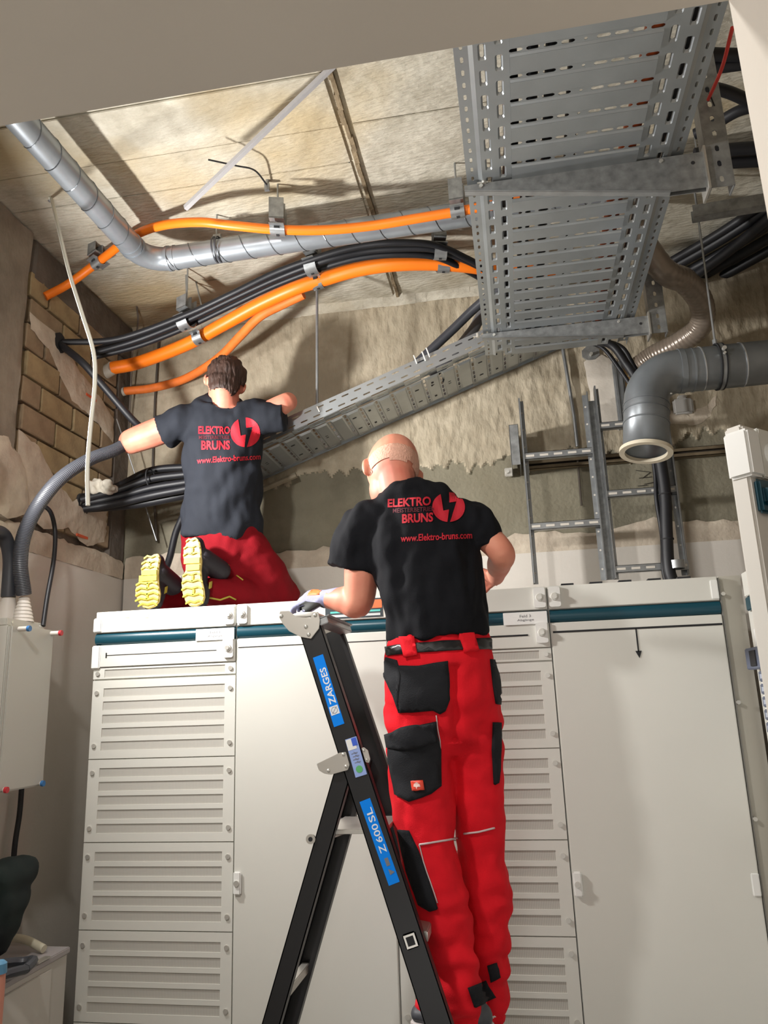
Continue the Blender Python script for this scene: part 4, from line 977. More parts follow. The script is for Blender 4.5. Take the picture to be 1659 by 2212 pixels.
# ------------------------------------------------------------------ distribution box on the left wall
bx1 = -1.775; by0 = ATX(22, 1400, bx1).y; by1 = ATX(115, 1400, bx1).y; bz1 = ATX(113, 1362, bx1).z; bz0 = ATX(104, 1692, bx1).z
t = thing('distribution_box', 'light grey wall box with white cable glands at far left', 'distribution box', (XL+.1, (by0+by1)/2, bz0))
BOXG = mat('light_grey_plastic', (196, 194, 186), .45)
b = MB(); b.box((XL, by0, bz0), (bx1-.014, by1, bz1)); b.build('box_body', BOXG, t, bevel=.004)
b = MB(); b.box((bx1-.014, by0, bz0-.004), (bx1, by1, bz1+.002)); b.build('box_lid', mat('lid_grey', (186, 184, 176), .4), t, bevel=.006)
b = MB(); b.box((XL, by0+.01, bz1), (bx1-.03, by1-.02, bz1+.028)); fp_ = b.build('gland_plate', BOXG, t, bevel=.003)
for yq in (by0+.04, by1-.05):
    b = MB(); b.cyl((bx1-.030, yq, bz1+.014), (bx1-.027, yq, bz1+.014), .005, 8); b.build('screw', SCREW, fp_)
for (cx, cy, s) in ((-1.90, ATX(18, 1300, -1.90).y, 1.0), (-1.84, ATX(52, 1300, -1.84).y, .8)):
    b = MB(); z = bz1+.028; prof = []
    for k in range(7):
        r0 = (.052-.0042*k)*s; prof += [(r0, z+.014*k), (r0-.005, z+.014*k+.010)]
    b.tube([(cx, cy, q[1]) for q in prof], [q[0] for q in prof], 22, axis=(0, 0, 1)); b.build('cable_gland', mat('white_gland', (214, 208, 200), .5), t, auto=True)
for (z, y, c) in ((bz1-.012, by1-.02, (196, 44, 54)), (bz1-.012, by0+.04, (54, 116, 176)), (bz0+.004, by1-.02, (54, 116, 176)), (bz0+.004, by0+.03, (196, 44, 54))):
    ln = .035 if z > 1.7 else .004
    b = MB(); b.cyl((bx1, y, z), (bx1+ln, y, z), .009, 12); pg = b.build('cover_pin', mat('white_gland', (214, 208, 200), .5), t, auto=True)
    b = MB(); b.cyl((bx1+ln, y, z), (bx1+ln+.010, y, z), .0105, 12); b.build('pin_cap', mat('cap_%d' % c[0], c, .5), pg, auto=True)
# low cabinet at lower left, with things on it
lx = -1.68; ly1 = 2.80; lz = ATX(145, 2046, lx).z
t = thing('low_cabinet', 'low white cabinet in the lower left corner', 'cabinet', (-1.83, 2.2, 0))
b = MB(); b.box((XL+.03, 1.55, .0), (lx, ly1, lz-.02)); b.build('body', mat('low_cabinet_paint', (200, 196, 188), .5), t, bevel=.003)
b = MB(); b.box((XL+.03, 1.55, lz-.02), (lx+.008, ly1+.005, lz)); b.build('top_panel', mat('low_cabinet_top', (172, 166, 166), .4), t, bevel=.003)
b = MB(); b.box((lx, 1.57, .06), (lx+.006, 2.70, lz-.04)); b.build('door', mat('low_cabinet_door', (206, 202, 194), .5), t, bevel=.002)
def remesh_obj(b, name, material, parent, voxel, smooth_it=4, noise_fn=None, origin=None, fac=.5):
    me = b.mesh(); tmp = bpy.data.objects.new('tmp', me); COL.objects.link(tmp)
    md = tmp.modifiers.new('r', 'REMESH'); md.mode = 'VOXEL'; md.voxel_size = voxel
    if smooth_it: sm = tmp.modifiers.new('s', 'SMOOTH'); sm.iterations = smooth_it; sm.factor = fac
    dg = bpy.context.evaluated_depsgraph_get(); dg.update()
    me2 = bpy.data.meshes.new_from_object(tmp.evaluated_get(dg)); bpy.data.objects.remove(tmp)
    me2.materials.clear()
    if noise_fn:
        ns = [v.normal.copy() for v in me2.vertices]
        for v, n in zip(me2.vertices, ns): v.co += n*noise_fn(v.co, n)
    return link_mesh(me2, name, material, parent, origin, True)
blob = MB(); q = ATY(218, 1050, 3.20)
for k in range(16):
    blob.ellipsoid(q+V((random.uniform(-.055, .06), random.uniform(-.02, .02), random.uniform(-.028, .03))), (.026, 0, .01*random.random()), (0, .02, 0), (-.008, 0, .012+.01*random.random()), 10, 8)
tag(remesh_obj(blob, 'filler_lump', mat('white_foam', (206, 200, 186), .8, bump=.4, bscale=40), None, .006, 2, lambda c, n: .008*noise.noise(c*45)), 'lump of pale filler on the cable bundle by the left wall', 'filler')
# dark jacket hung over the low cabinet edge: lofted cloth
bag = MB()
def jp(a, c, x=-1.80): return ATX(a, c, x)
bag.tube([jp(-30, 1925), jp(20, 1895), jp(50, 1878), jp(66, 1862)], [.07, .07, .055, .03], 14)
bag.tube([jp(-30, 1960), jp(10, 1945), jp(34, 1925)], [.08, .08, .06], 14)
bag.tube([jp(-30, 1995), jp(5, 1985), jp(22, 1965)], [.07, .07, .05], 14)
bag.tube([jp(-20, 2000), V((-1.80, jp(0, 2010).y-.02, lz+.05))], [.07, .05], 14)
jk = mat('dark_jacket', (20, 21, 27), .85, rgb2=(14, 38, 32), vscale=3)
tag(remesh_obj(bag, 'jacket', jk, None, .012, 5, lambda c, n: .008*noise.noise(c*14)), 'dark blue and green jacket heaped on the low cabinet', 'jacket')
cl = MB()
for k in range(3):
    cq = ATZ(24, 2092, lz+.018+.022*k); pts = [cq+V((.05*math.cos(a*PI/8), .085*math.sin(a*PI/8), .006*math.sin(a))) for a in range(17)]; cl.tube(pts, .014, 8)
tag(cl.build('coiled_hose', CABLEG, None, auto=True), 'dark coiled hose lying on the low cabinet', 'hose')
cable('tube_piece', [ATZ(10, 2024, lz+.05), ATZ(55, 2030, lz+.04), ATZ(95, 2050, lz+.016)], .014, mat('pale_tube', (206, 200, 178), .5), 'pale curved tube piece on the low cabinet', 'tube', n=12)
b = MB(); b.obox(ATZ(90, 2074, lz+.004), (.012, 0, 0), (0, .035, 0), (0, 0, .003)); tag(b.build('metal_clip', ALU, None, bevel=.001), 'shiny flat metal clip at the edge of the low cabinet', 'clip')
b = MB(); bt0 = ATY(-2, 2102, 1.9); bq = V((bt0.x, 1.9, 0)); zt_ = bt0.z; b.tube([bq, bq+V((0, 0, zt_-.02)), bq+V((0, 0, zt_))], [.016, .016, .015], 18)
t = thing('marking_rod', 'salmon coloured rod with a blue cap at the lower left edge', 'rod', tuple(bq)); b.build('rod_body', mat('salmon_plastic', (206, 140, 120), .6), t, auto=True)
b = MB(); b.tube([bq+V((0, 0, zt_)), bq+V((0, 0, zt_+.022)), bq+V((0, 0, zt_+.028))], [.018, .017, .010], 18); b.build('rod_cap', mat('blue_cap', (86, 140, 176), .5), t, auto=True)

# work lamp fixture on the left wall
t = thing('work_lamp', 'small LED work lamp bolted to the left wall beside the bricks', 'lamp', tuple(LAMP))
dl = V((1.0, .28, .02)).normalized(); sd = dl.cross(V((0, 0, 1))).normalized(); upv = sd.cross(dl)
b = MB(); b.obox(LAMP-dl*.02, dl*.02, sd*.09, upv*.07); b.build('housing', RUBBER, t, bevel=.006)
b = MB(); b.obox(LAMP+dl*.002, dl*.002, sd*.075, upv*.055); b.build('light_panel', mat('led_panel', (255, 250, 240), .4, emit=8), t)
b = MB(); b.cyl(LAMP-dl*.04, V((XL+.01, LAMP.y-.05, LAMP.z)), .012, 10); b.build('wall_arm', GALVD, t)

# ------------------------------------------------------------------ step ladder
LY0, LY1 = 2.14, 2.46          # near and far stile
def L_at(px, py, y=LY0): p = ATY(px, py, y); return V((p.x, y, p.z))
top_c = L_at(678, 1385); bot_c = L_at(946, 2212)
fdir = (bot_c-top_c).normalized(); fend = top_c+fdir*((top_c.z-.02)/-fdir.z)
rtop = L_at(742, 1655); rbot = L_at(583, 2212); rdir = (rbot-rtop).normalized(); rend = rtop+rdir*((rtop.z-.02)/-rdir.z)
t_lad = thing('step_ladder', 'black folding platform ladder with blue stickers and silver fittings', 'ladder', ((fend.x+rend.x)/2, (LY0+LY1)/2, 0))
fper = V((-fdir.z, 0, fdir.x))       # across the stile, in its face
if fper.x < 0: fper = -fper
rper = V((-rdir.z, 0, rdir.x))
if rper.x < 0: rper = -rper
def stile(y, s, a, b_, per, hw, name='stile'):
    m_ = MB(); c = (a+b_)/2; d = (b_-a).normalized(); h = (b_-a).length/2
    a = V((a.x, y, a.z)); c = V((c.x, y, c.z)); Y = V((0, 1, 0))
    m_.obox(c+Y*(s*.002), d*h, per*hw, Y*.002)
    m_.obox(c+Y*(s*.016)+per*(hw-.002), d*h, per*.002, Y*.016); m_.obox(c+Y*(s*.016)-per*(hw-.002), d*h, per*.002, Y*.016)
    m_.obox(c+Y*(s*.031)+per*(hw-.007), d*h, per*.007, Y*.0015)
    return m_.build(name, BLACKLAD, t_lad, bevel=.001)
FH, RH_ = .033, .0235
ftop = top_c-fdir*.06
s_near = stile(LY0, 1, ftop, fend, fper, FH); stile(LY1, -1, ftop, fend, fper, FH)
s_rear = stile(LY0+.012, 1, rtop, rend, rper, RH_, 'rear_stile'); stile(LY1-.012, -1, rtop, rend, rper, RH_, 'rear_stile')
for y, e, pe, hw in ((LY0+.015, fend, fper, FH), (LY1-.015, fend, fper, FH), (LY0+.027, rend, rper, RH_), (LY1-.027, rend, rper, RH_)):
    b = MB(); b.obox(V((e.x, y, .02)), (hw+.006, 0, 0), (0, .022, 0), (0, 0, .02)); b.build('foot', RUBBER, t_lad, bevel=.004)
def on_front(z, y=LY0): k = (top_c.z-z)/-fdir.z; p = top_c+fdir*k; return V((p.x, y, z))
def on_rear(z, y=LY0): k = (rtop.z-z)/-rdir.z; p = rtop+rdir*k; return V((p.x, y, z))
for z in (1.120, .838, .570, .315, .12):      # steps, their ends show through the near stile
    p = on_front(z-.02); b = MB(); b.box((p.x-.038, LY0+.03, z-.028), (p.x+.038, LY1-.03, z)); 
    st = b.build('step', ALU, t_lad, bevel=.003)
    b = MB(); q = on_front(z-.014); Y = V((0, 1, 0)); b.obox(q-Y*.002, fdir*.019, fper*.018, Y*.003); b.build('step_end', ALU, t_lad, bevel=.004)
    b = MB(); b.obox(q-Y*.0045, fdir*.011, fper*.010, Y*.001); b.build('step_end_hole', DARKGAP, t_lad)
pz = 1.368; pa, pb = on_rear(pz), on_front(pz)
b = MB(); b.box((pa.x-.01, LY0+.035, pz-.012), (pb.x+.02, LY1-.035, pz)); b.build('platform', ALU, t_lad, bevel=.002)
b = MB(); b.box((pa.x-.02, LY0+.036, pz-.040), (pa.x-.012, LY1-.036, pz-.004)); b.build('platform_lip', mat('platform_dark', (86, 86, 84), .6), t_lad)
b = MB(); q = L_at(672, 1812, LY0+.006); b.tube([q, q+V((0, -.006, 0))], [.013, .013], 18); o = b.build('brace_eyelet', ALU, t_lad, auto=True)
b = MB(); b.cyl(q+V((0, -.0065, 0)), q+V((0, -.0075, 0)), .006, 12); b.build('eyelet_hole', DARKGAP, o)
b = MB(); b.tube([L_at(697, 1815, LY0+.03), L_at(722, 1806, LY0+.16), L_at(745, 1798, LY0+.30)], .005, 8); b.build('brace_rod', ALU, t_lad)
for z in (.95, .45):
    b = MB(); q = on_rear(z); b.box((q.x-.012, LY0+.03, z-.012), (q.x+.012, LY1-.03, z+.012)); b.build('rear_brace', ALU, t_lad, bevel=.002)
# hinge plates and top fitting on both sides, following their outlines in the ladder's side plane
def plate(pts, y, s, name, m_, th=.004, parent=None):
    b = MB(); P = [V((L_at(*p).x, y, L_at(*p).z)) for p in pts]; b.prism(P, (0, s*th, 0)); return b.build(name, m_, parent or t_lad, bevel=.001)
for (y, s) in ((LY0-.006, 1), (LY1+.006, -1)):
    hp_ = plate([(685, 1650), (734, 1626), (748, 1624), (756, 1652), (752, 1663), (716, 1673), (702, 1671), (690, 1664)], y, s, 'hinge_plate', ALU)
    tp_ = plate([(604, 1334), (606, 1321), (626, 1320), (640, 1333), (672, 1335), (676, 1324), (688, 1322), (692, 1340), (690, 1358), (673, 1380), (650, 1376), (626, 1364), (612, 1348)], y, s, 'top_plate', ALU)
    if s == 1:
        for q in ((743, 1629), (749, 1655), (711, 1664)):
            b = MB(); p = L_at(*q); b.ellipsoid(V((p.x, y-.001, p.z)), (.005, 0, 0), (0, .004, 0), (0, 0, .005), 10, 6); b.build('rivet', SCREW, hp_, smooth=True)
        for q in ((609, 1331), (682, 1329), (662, 1354), (668, 1371)):
            b = MB(); p = L_at(*q); b.ellipsoid(V((p.x, y-.001, p.z)), (.006, 0, 0), (0, .004, 0), (0, 0, .006), 10, 6); b.build('rivet', SCREW, tp_, smooth=True)
b = MB(); p = L_at(791, 1640); pl = plate([(781, 1616), (786, 1614), (795, 1621), (800, 1640), (797, 1648), (790, 1646)], LY0+.002, -1, 'locking_plate', ALU)
for q in ((786, 1621), (793, 1641)):
    b = MB(); p = L_at(*q); b.ellipsoid(V((p.x, LY0-.003, p.z)), (.004, 0, 0), (0, .003, 0), (0, 0, .004), 10, 6); b.build('rivet', SCREW, pl, smooth=True)
p = L_at(686, 1340); b = MB(); b.obox(V((p.x+.012, (LY0+LY1)/2, p.z-.004)), fper*.018, (0, (LY1-LY0)/2, 0), fdir*.010); b.obox(V((p.x+.014, (LY0+LY1)/2, p.z+.008)), fper*.022, (0, (LY1-LY0)/2, 0), fdir*.002); b.build('top_crossbar', GALV, t_lad, bevel=.002)
h0, h1 = L_at(628, 1333), L_at(678, 1331)
b = MB(); b.tube(spline([V((h0.x, LY0+.004, h0.z-.004)), V((h0.x+.015, LY0+.01, h0.z+.004)), V((h1.x-.01, LY0+.01, h1.z+.006)), V((h1.x, LY0+.05, h1.z+.006)), V((h1.x, LY1-.05, h1.z+.006)), V((h1.x-.01, LY1-.01, h1.z+.006)), V((h0.x, LY1-.01, h0.z))], 5), .008, 10); b.build('handle_bow', mat('white_bow', (226, 224, 218), .4), t_lad, auto=True)
# stickers
def sticker(pa_, pb_, w_, name, m_, off=.0012, along=None):
    a = V((L_at(*pa_).x, LY0-off, L_at(*pa_).z)); c = V((L_at(*pb_).x, LY0-off, L_at(*pb_).z)); d = (c-a).normalized(); pr = V((-d.z, 0, d.x))
    if pr.x < 0: pr = -pr
    b = MB(); b.obox((a+c)/2, d*((c-a).length/2), pr*w_, V((0, off*.4, 0))); o = b.build(name, m_, s_near, bevel=.0004)
    return o, a, c, d, pr
def on_sticker(a, d, pr, u, v, y): return V((a.x, y, a.z))+d*u+pr*v
o, a, c, d, pr = sticker((687, 1417), (733, 1567), .0155, 'name_sticker', BLUE)
L_ = (c-a).length; y = LY0-.0022
b = MB(); text_on(b, 'ZARGES', on_sticker(a, d, pr, L_*.70, .0115, y), -d*(L_*.52), -pr*.0185, bold=.02); b.build('brand_lettering', STWHITE, o) if False else b.build('name_lettering', STWHITE, s_near)
b = MB(); q = on_sticker(a, d, pr, L_*.785, 0, y); b.obox(q, d*.012, pr*.0125, V((0, .0003, 0))); b.build('emblem_field', STWHITE, s_near)
b = MB(); rg = [q+V((0, -.0006, 0))+pr*(.0085*math.cos(k*PI/10))+d*(.0085*math.sin(k*PI/10)) for k in range(21)]; b.tube(rg, .0006, 4); b.tube([q+V((0, -.0006, 0))+pr*.0085-d*.0085, q+V((0, -.0006, 0))-pr*.0085+d*.0085], .0006, 4); b.build('emblem', GREYTXT, s_near)
o, a, c, d, pr = sticker((788, 1728), (852, 1909), .0155, 'type_sticker', BLUE)
L_ = (c-a).length
b = MB()
for s_, u, w_ in (('Z', .64, .095), ('600', .515, .22), ('SL', .27, .17)): text_on(b, s_, on_sticker(a, d, pr, L_*u, .0105, y), -d*(L_*w_), -pr*.0175, bold=.01)
b.build('type_lettering', STWHITE, s_near)
b = MB(); q = on_sticker(a, d, pr, L_*.755, .0, y); b.obox(q-d*.002+pr*.002, d*.010, pr*.005, V((0, .0003, 0))); q = on_sticker(a, d, pr, L_*.86, .004, y); b.prism([q-d*.008-pr*.006, q+d*.008-pr*.006, q+d*.004+pr*.008], (0, -.0004, 0)); b.build('worn_patch', GREYTXT, s_near)
o, a, c, d, pr = sticker((758, 1594), (781, 1676), .0165, 'inspection_label', mat('pale_blue_label', (150, 172, 226), .5), .0025)
L_ = (c-a).length; y = LY0-.004
b = MB(); b.obox(on_sticker(a, d, pr, L_*.16, -.003, y), d*(L_*.14), pr*.0125, V((0, .0004, 0))); b.build('label_field', PAPER, s_near)
b = MB(); b.obox(on_sticker(a, d, pr, L_*.12, .007, y-.0006), d*(L_*.10), pr*.007, V((0, .0003, 0))); b.build('label_emblem', mat('mid_blue', (60, 98, 210), .5), s_near)
b = MB(); q = on_sticker(a, d, pr, L_*.82, 0, y); b.cyl(q+V((0, .0006, 0)), q-V((0, .0006, 0)), .0095, 20); b.build('green_seal', mat('green_seal', (92, 176, 110), .5), s_near)
b = MB()
for k in range(4): q = on_sticker(a, d, pr, L_*(.40+.08*k), -.001+.002*(k % 2), y); b.obox(q, d*.0007, pr*.009, V((0, .0003, 0))); b.obox(q+pr*.002, (d+pr)*.004, (d-pr)*.0004, V((0, .0003, 0)))
b.build('handwriting', GREYTXT, s_near)

# ------------------------------------------------------------------ people
def limb(b, pts, rs, n=20, ref=None, caps=True):
    P = [V(p) for p in pts]; R_ = [(r if isinstance(r, (tuple, list)) else (r, r)) for r in rs]
    sp = []; rr = []
    Pp = [P[0]*2-P[1]]+P+[P[-1]*2-P[-2]]; Rp = [R_[0]]+R_+[R_[-1]]
    for i in range(1, len(Pp)-2):
        A_, B_, C_, D_ = Pp[i-1:i+3]
        for k in range(6):
            u = k/6; sp.append(.5*((2*B_)+(C_-A_)*u+(2*A_-5*B_+4*C_-D_)*u*u+(3*B_-A_-3*C_+D_)*u**3))
            s_ = u*u*(3-2*u); rr.append((Rp[i][0]*(1-s_)+Rp[i+1][0]*s_, Rp[i][1]*(1-s_)+Rp[i+1][1]*s_))
    sp.append(P[-1]); rr.append(R_[-1])
    if caps:
        d0 = (sp[0]-sp[1]).normalized(); d1 = (sp[-1]-sp[-2]).normalized(); r0, r1 = rr[0], rr[-1]
        pre = [(sp[0]+d0*(min(r0)*math.sin(a)), (r0[0]*math.cos(a), r0[1]*math.cos(a))) for a in (1.45, 1.0, .5)]
        post = [(sp[-1]+d1*(min(r1)*math.sin(a)), (r1[0]*math.cos(a), r1[1]*math.cos(a))) for a in (.5, 1.0, 1.45)]
        sp = [p for p, _ in pre]+sp+[p for p, _ in post]; rr = [r for _, r in pre]+rr+[r for _, r in post]
    b.tube(sp, rr, n, ref=ref); return b
def hand(b, wrist, d, palm_n, s=1., curl=.5, thumb=1, pitch=None):
    # palm and five separate fingers; d points to the fingers, palm_n out of the palm
    d = V(d).normalized(); pn = (V(palm_n)-d*V(palm_n).dot(d)).normalized(); sd = d.cross(pn)*thumb
    w = V(wrist); pc = w+d*.045*s
    limb(b, [w, w+d*.03*s, w+d*.085*s], [(.022*s, .026*s), (.016*s, .036*s), (.013*s, .040*s)], 16, ref=pn)
    for k, (off, ln) in enumerate(((.032, .068), (.011, .078), (-.011, .072), (-.031, .056))):
        p = w+d*.085*s+sd*off*s; a = .25*curl; pts = [p-d*.02*s, p]; dd = d.copy()
        for j, f_ in enumerate((.45, .32, .23)):
            a = curl*(.7+.35*j); dd = (Matrix.Rotation(a, 3, sd.cross(V((0, 0, 0))) if False else pn.cross(dd).normalized()) @ dd) if False else (dd*math.cos(a)+pn*math.sin(a)).normalized()
            pn_ = pn; p = p+dd*ln*f_*s; pts.append(p)
        limb(b, pts, [.0095*s, .0092*s, .0085*s, .0078*s, .007*s], 10)
    p = w+d*.02*s+sd*.026*s; limb(b, [p-sd*.008*s, p+sd*.02*s+d*.02*s+pn*.006*s, p+sd*.028*s+d*.045*s+pn*.016*s, p+sd*.024*s+d*.066*s+pn*.028*s], [.013*s, .0115*s, .0095*s, .0085*s], 10)
def head(b, c, fw, up_, s=1.):
    fw = V(fw).normalized(); up_ = (V(up_)-fw*V(up_).dot(fw)).normalized(); r = fw.cross(up_)
    b.ellipsoid(c+up_*.015*s-fw*.008*s, r*.076*s, fw*.096*s, up_*.098*s, 24, 16)
    b.ellipsoid(c-up_*.045*s+fw*.022*s, r*.060*s, fw*.066*s, up_*.070*s, 20, 14)
    b.ellipsoid(c-up_*.085*s+fw*.062*s, r*.028*s, fw*.026*s, up_*.024*s, 12, 8)     # chin
    limb(b, [c+up_*.012*s+fw*.084*s, c-up_*.026*s+fw*.108*s], [.009*s, .014*s], 10)                 # nose
    for q in (-1, 1):
        b.ellipsoid(c-up_*.045*s+fw*.078*s+r*q*.012*s, r*.018*s, fw*.010*s, up_*.008*s, 10, 6)  # lips
        b.ellipsoid(c+up_*.024*s+fw*.080*s+r*q*.032*s, r*.022*s, fw*.012*s, up_*.007*s, 10, 6)  # brow
        e = c-up_*.006*s+r*q*.070*s-fw*.004*s                                                   # ears
        b.ellipsoid(e+r*q*.009*s, (r*q*.013+fw*-.014)*s, (fw*.009+r*q*.006)*s, up_*.031*s, 14, 10)
    return fw, up_, r
def eyes(parent, c, fw, up_, r, s=1.):
    for q in (-1, 1):
        b = MB(); b.ellipsoid(c+up_*.004*s+fw*.082*s+r*q*.032*s, r*.013*s, fw*.010*s, up_*.010*s, 12, 8); b.build('eye', mat('eye_white', (226, 220, 214), .3), parent, smooth=True)
def bvh_of(o):
    me = o.data; off = wloc(o); return BVHTree.FromPolygons([v.co+off for v in me.vertices], [tuple(p.vertices) for p in me.polygons])
def drop(bv, px, py, y, off):
    # nearest surface point behind a pixel direction, moved out along the normal
    d = ray(px, py).normalized(); h = bv.ray_cast(CAM, d)
    if h[0] is None or h[0].y > y+.35:
        h = bv.find_nearest(ATY(px, py, y))
    n = h[1]; 
    if n.dot(d) > 0: n = -n
    return h[0]+n*off
def patch(bv, outline, y, off, name, material, parent, step=9, smooth=True):
    pts = []; n = len(outline)
    for i in range(n):
        a = V(outline[i]); c = V(outline[(i+1) % n]); k = max(1, int((c-a).length/step))
        pts += [a.lerp(c, j/k) for j in range(k)]
    vs, es, fs = cdt(pts, step); nb = len(pts); b = MB()
    b.v = [drop(bv, p[0], p[1], y, off) for p in vs]
    for q in fs: b.face(list(q))
    base_ = len(b.v); b.v += [drop(bv, p[0], p[1], y, -.002) for p in vs[:nb]]
    for i in range(nb): j = (i+1) % nb; b.face([i, j, base_+j, base_+i])
    me = bpy.data.meshes.new(name); me.from_pydata([tuple(v) for v in b.v], [], b.f)
    bm = bmesh.new(); bm.from_mesh(me); bmesh.ops.recalc_face_normals(bm, faces=bm.faces); bm.to_mesh(me); bm.free()
    return link_mesh(me, name, material, parent, None, smooth)
def print_on(bv, s, x, y_, w_, h_, slope, yd, name, material, parent, bold=.02, polys=None):
    # flat print on cloth: letters or polygons in a pixel box, dropped onto the cloth
    if polys is None: vs, fs = text_verts(s, bold=bold)
    else: vs, fs = polys
    me = bpy.data.meshes.new('t'); me.from_pydata([(u*w_, v*h_, 0) for u, v in vs], [], fs)
    bm = bmesh.new(); bm.from_mesh(me); bmesh.ops.triangulate(bm, faces=bm.faces)
    for it in range(3):
        es = [e for e in bm.edges if e.calc_length() > 7]
        if es: bmesh.ops.subdivide_edges(bm, edges=es, cuts=1); bmesh.ops.triangulate(bm, faces=bm.faces)
    for v in bm.verts:
        u, q = v.co.x, v.co.y; v.co = drop(bv, x+u, y_-q-slope*u, yd, .0022)
    bm.to_mesh(me); bm.free(); me.name = name
    return link_mesh(me, name, material, parent)
def logo_polys():
    out_v = []; fs = []
    def arc(a0, a1, n): return [(math.cos(math.radians(a0+(a1-a0)*k/n)), math.sin(math.radians(a0+(a1-a0)*k/n))) for k in range(n+1)]
    left = arc(119, 266, 16)+[(.02, -.16), (-.32, -.24)]
    right = arc(89, -85, 18)+[(.48, .38), (.05, .30)]
    for P in (left, right):
        P = [V(((x+1)/2, (y+1)/2)) for x, y in P]; r = delaunay_2d_cdt(P, [(i, (i+1) % len(P)) for i in range(len(P))], [list(range(len(P)))], 1, 1e-7)
        base_ = len(out_v); out_v += [(p[0], p[1]) for p in r[0]]; fs += [tuple(base_+i for i in q) for q in r[2]]
    return out_v, fs
LOGO = logo_polys()
def fold(c, k, sx=1., amp=.004): return amp*noise.noise(V((c.x*k*sx, c.y*k*sx, c.z*k)))

# ---- standing man on the ladder
YM = 2.34
man = thing('person', 'bald man in black shirt and red work trousers standing on the ladder', 'person', (-.22, YM, .825))
Fd = V((-.32, .947, 0)); Rt = V((.947, .32, 0))
hc = V((-.364, 2.365, 2.434)); hf = V((-.42, .80, -.42)); hu = V((-.02, .42, .9))
def M(px, py, y=YM): return ATY(px, py, y)
sh_l, el_l, wr_l = V((-.445, 2.31, 2.245)), M(774, 1298, 2.36), M(714, 1294, 2.40)
sh_r, el_r, wr_r = V((-.100, 2.36, 2.235)), M(1084, 1196, 2.38), V((-.055, 2.58, 2.10))
b = MB()
fw, hup, hr = head(b, hc, hf, hu, 1.12)
limb(b, [hc-hup*.03-fw*.03, V((-.335, 2.325, 2.34)), V((-.30, 2.335, 2.22))], [(.060, .066), (.062, .068), (.10, .085)], 20, ref=Rt)
limb(b, [V((-.27, 2.34, 2.25)), V((-.245, 2.34, 2.05)), V((-.235, 2.36, 1.86)), V((-.235, 2.375, 1.70))], [(.15, .09), (.145, .10), (.135, .09), (.12, .075)], 24, ref=Rt)
limb(b, [V((-.30, 2.335, 2.245)), sh_l, sh_l.lerp(el_l, .5), el_l, el_l.lerp(wr_l, .4), wr_l], [.06, .060, .056, .050, .046, .034], 18)
limb(b, [V((-.2, 2.335, 2.225)), sh_r+V((-.012, .01, -.012)), sh_r.lerp(el_r, .5), el_r, el_r.lerp(wr_r, .4), wr_r], [.05, .046, .044, .042, .040, .029], 18)
limb(b, [V((-.29, 2.37, 1.68)), M(926, 1850, 2.33), M(998, 2172, 2.33)], [.06, .048, .030], 18)
limb(b, [V((-.17, 2.39, 1.68)), M(1042, 1860, 2.45), M(1056, 2172, 2.46)], [.06, .045, .028], 18)
hd_l = V((-.80, .50, .12))
hand(b, wr_r, (-.35, .9, .1), (-.6, -.2, -.8), 1., .6, 1)
hd_start = wr_l
body = remesh_obj(b, 'body', SKIN, man, .0055, 5)
eyes(man, hc, fw, hup, hr, 1.03)
# short grey hair band round the back of the head
b = MB(); b.ellipsoid(hc-fw*.010+hup*.004, hr*.0858, fw*.1070, hup*.087, 40, 28)
me = b.mesh(); bm = bmesh.new(); bm.from_mesh(me)
dele = [v for v in bm.verts if (v.co-hc).dot(fw) > .0+.02*noise.noise(v.co*60) or (v.co-hc).dot(hup) > .052+.012*noise.noise(v.co*50) or (v.co-hc).dot(hup) < -.045+.012*noise.noise(v.co*50)]
bmesh.ops.delete(bm, geom=dele, context='VERTS'); bm.to_mesh(me); bm.free()
hair_m = mat('short_grey_hair', (218, 166, 144), .7, var=.1, vscale=60, bump=.4, bscale=160)
link_mesh(me, 'hair', hair_m, man, None, True)
# t-shirt
b = MB()
limb(b, [V((-.335, 2.325, 2.372)), V((-.322, 2.328, 2.335)), V((-.295, 2.335, 2.278)), V((-.268, 2.34, 2.17)), V((-.247, 2.34, 2.05)), V((-.240, 2.345, 1.95)), V((-.238, 2.35, 1.888))],
     [(.074, .070), (.110, .085), (.158, .105), (.178, .118), (.168, .122), (.160, .127), (.160, .128)], 32, ref=Rt, caps=False)
hem_l = M(764, 1228, 2.34); hem_r = M(1046, 1176, 2.38)
limb(b, [V((-.33, 2.335, 2.262)), sh_l+V((.012, 0, .006)), hem_l.lerp(sh_l, .45)+V((-.006, 0, .004)), hem_l], [(.072, .072), (.074, .078), (.070, .082), (.068, .090)], 22, ref=(0, 1, 0), caps=False)
limb(b, [V((-.22, 2.335, 2.255)), sh_r+V((-.022, 0, .008)), hem_r.lerp(sh_r, .5)+V((.004, 0, .004)), hem_r], [(.072, .075), (.070, .070), (.064, .064), (.058, .060)], 22, ref=(0, 1, 0), caps=False)
def wr(c, n):
    return fold(c, 9, 2.2, .010)+fold(c+V((3, 1, 2)), 20, 1.6, .005)+.004*math.sin((c.x*38+c.z*26)+4*noise.noise(c*7))*max(0, min(1, (2.12-c.z)*5))
shirt = remesh_obj(b, 't_shirt', SHIRT, man, .0065, 5, wr)
bv = bvh_of(shirt)
print_on(bv, 'ELEKTRO', 838, 1097, 92, 19, .055, 2.34, 'shirt_print', PRINT, man, .03)
print_on(bv, 'MEISTERBETRIEB', 849, 1109, 88, 10, .055, 2.34, 'faint_shirt_print', PRINTD, man, .02)
print_on(bv, 'BRUNS', 869, 1131, 66, 20, .055, 2.34, 'shirt_print', PRINT, man, .035)
print_on(bv, '', 933, 1128, 71, 64, 0, 2.34, 'shirt_emblem', PRINT, man, polys=LOGO)
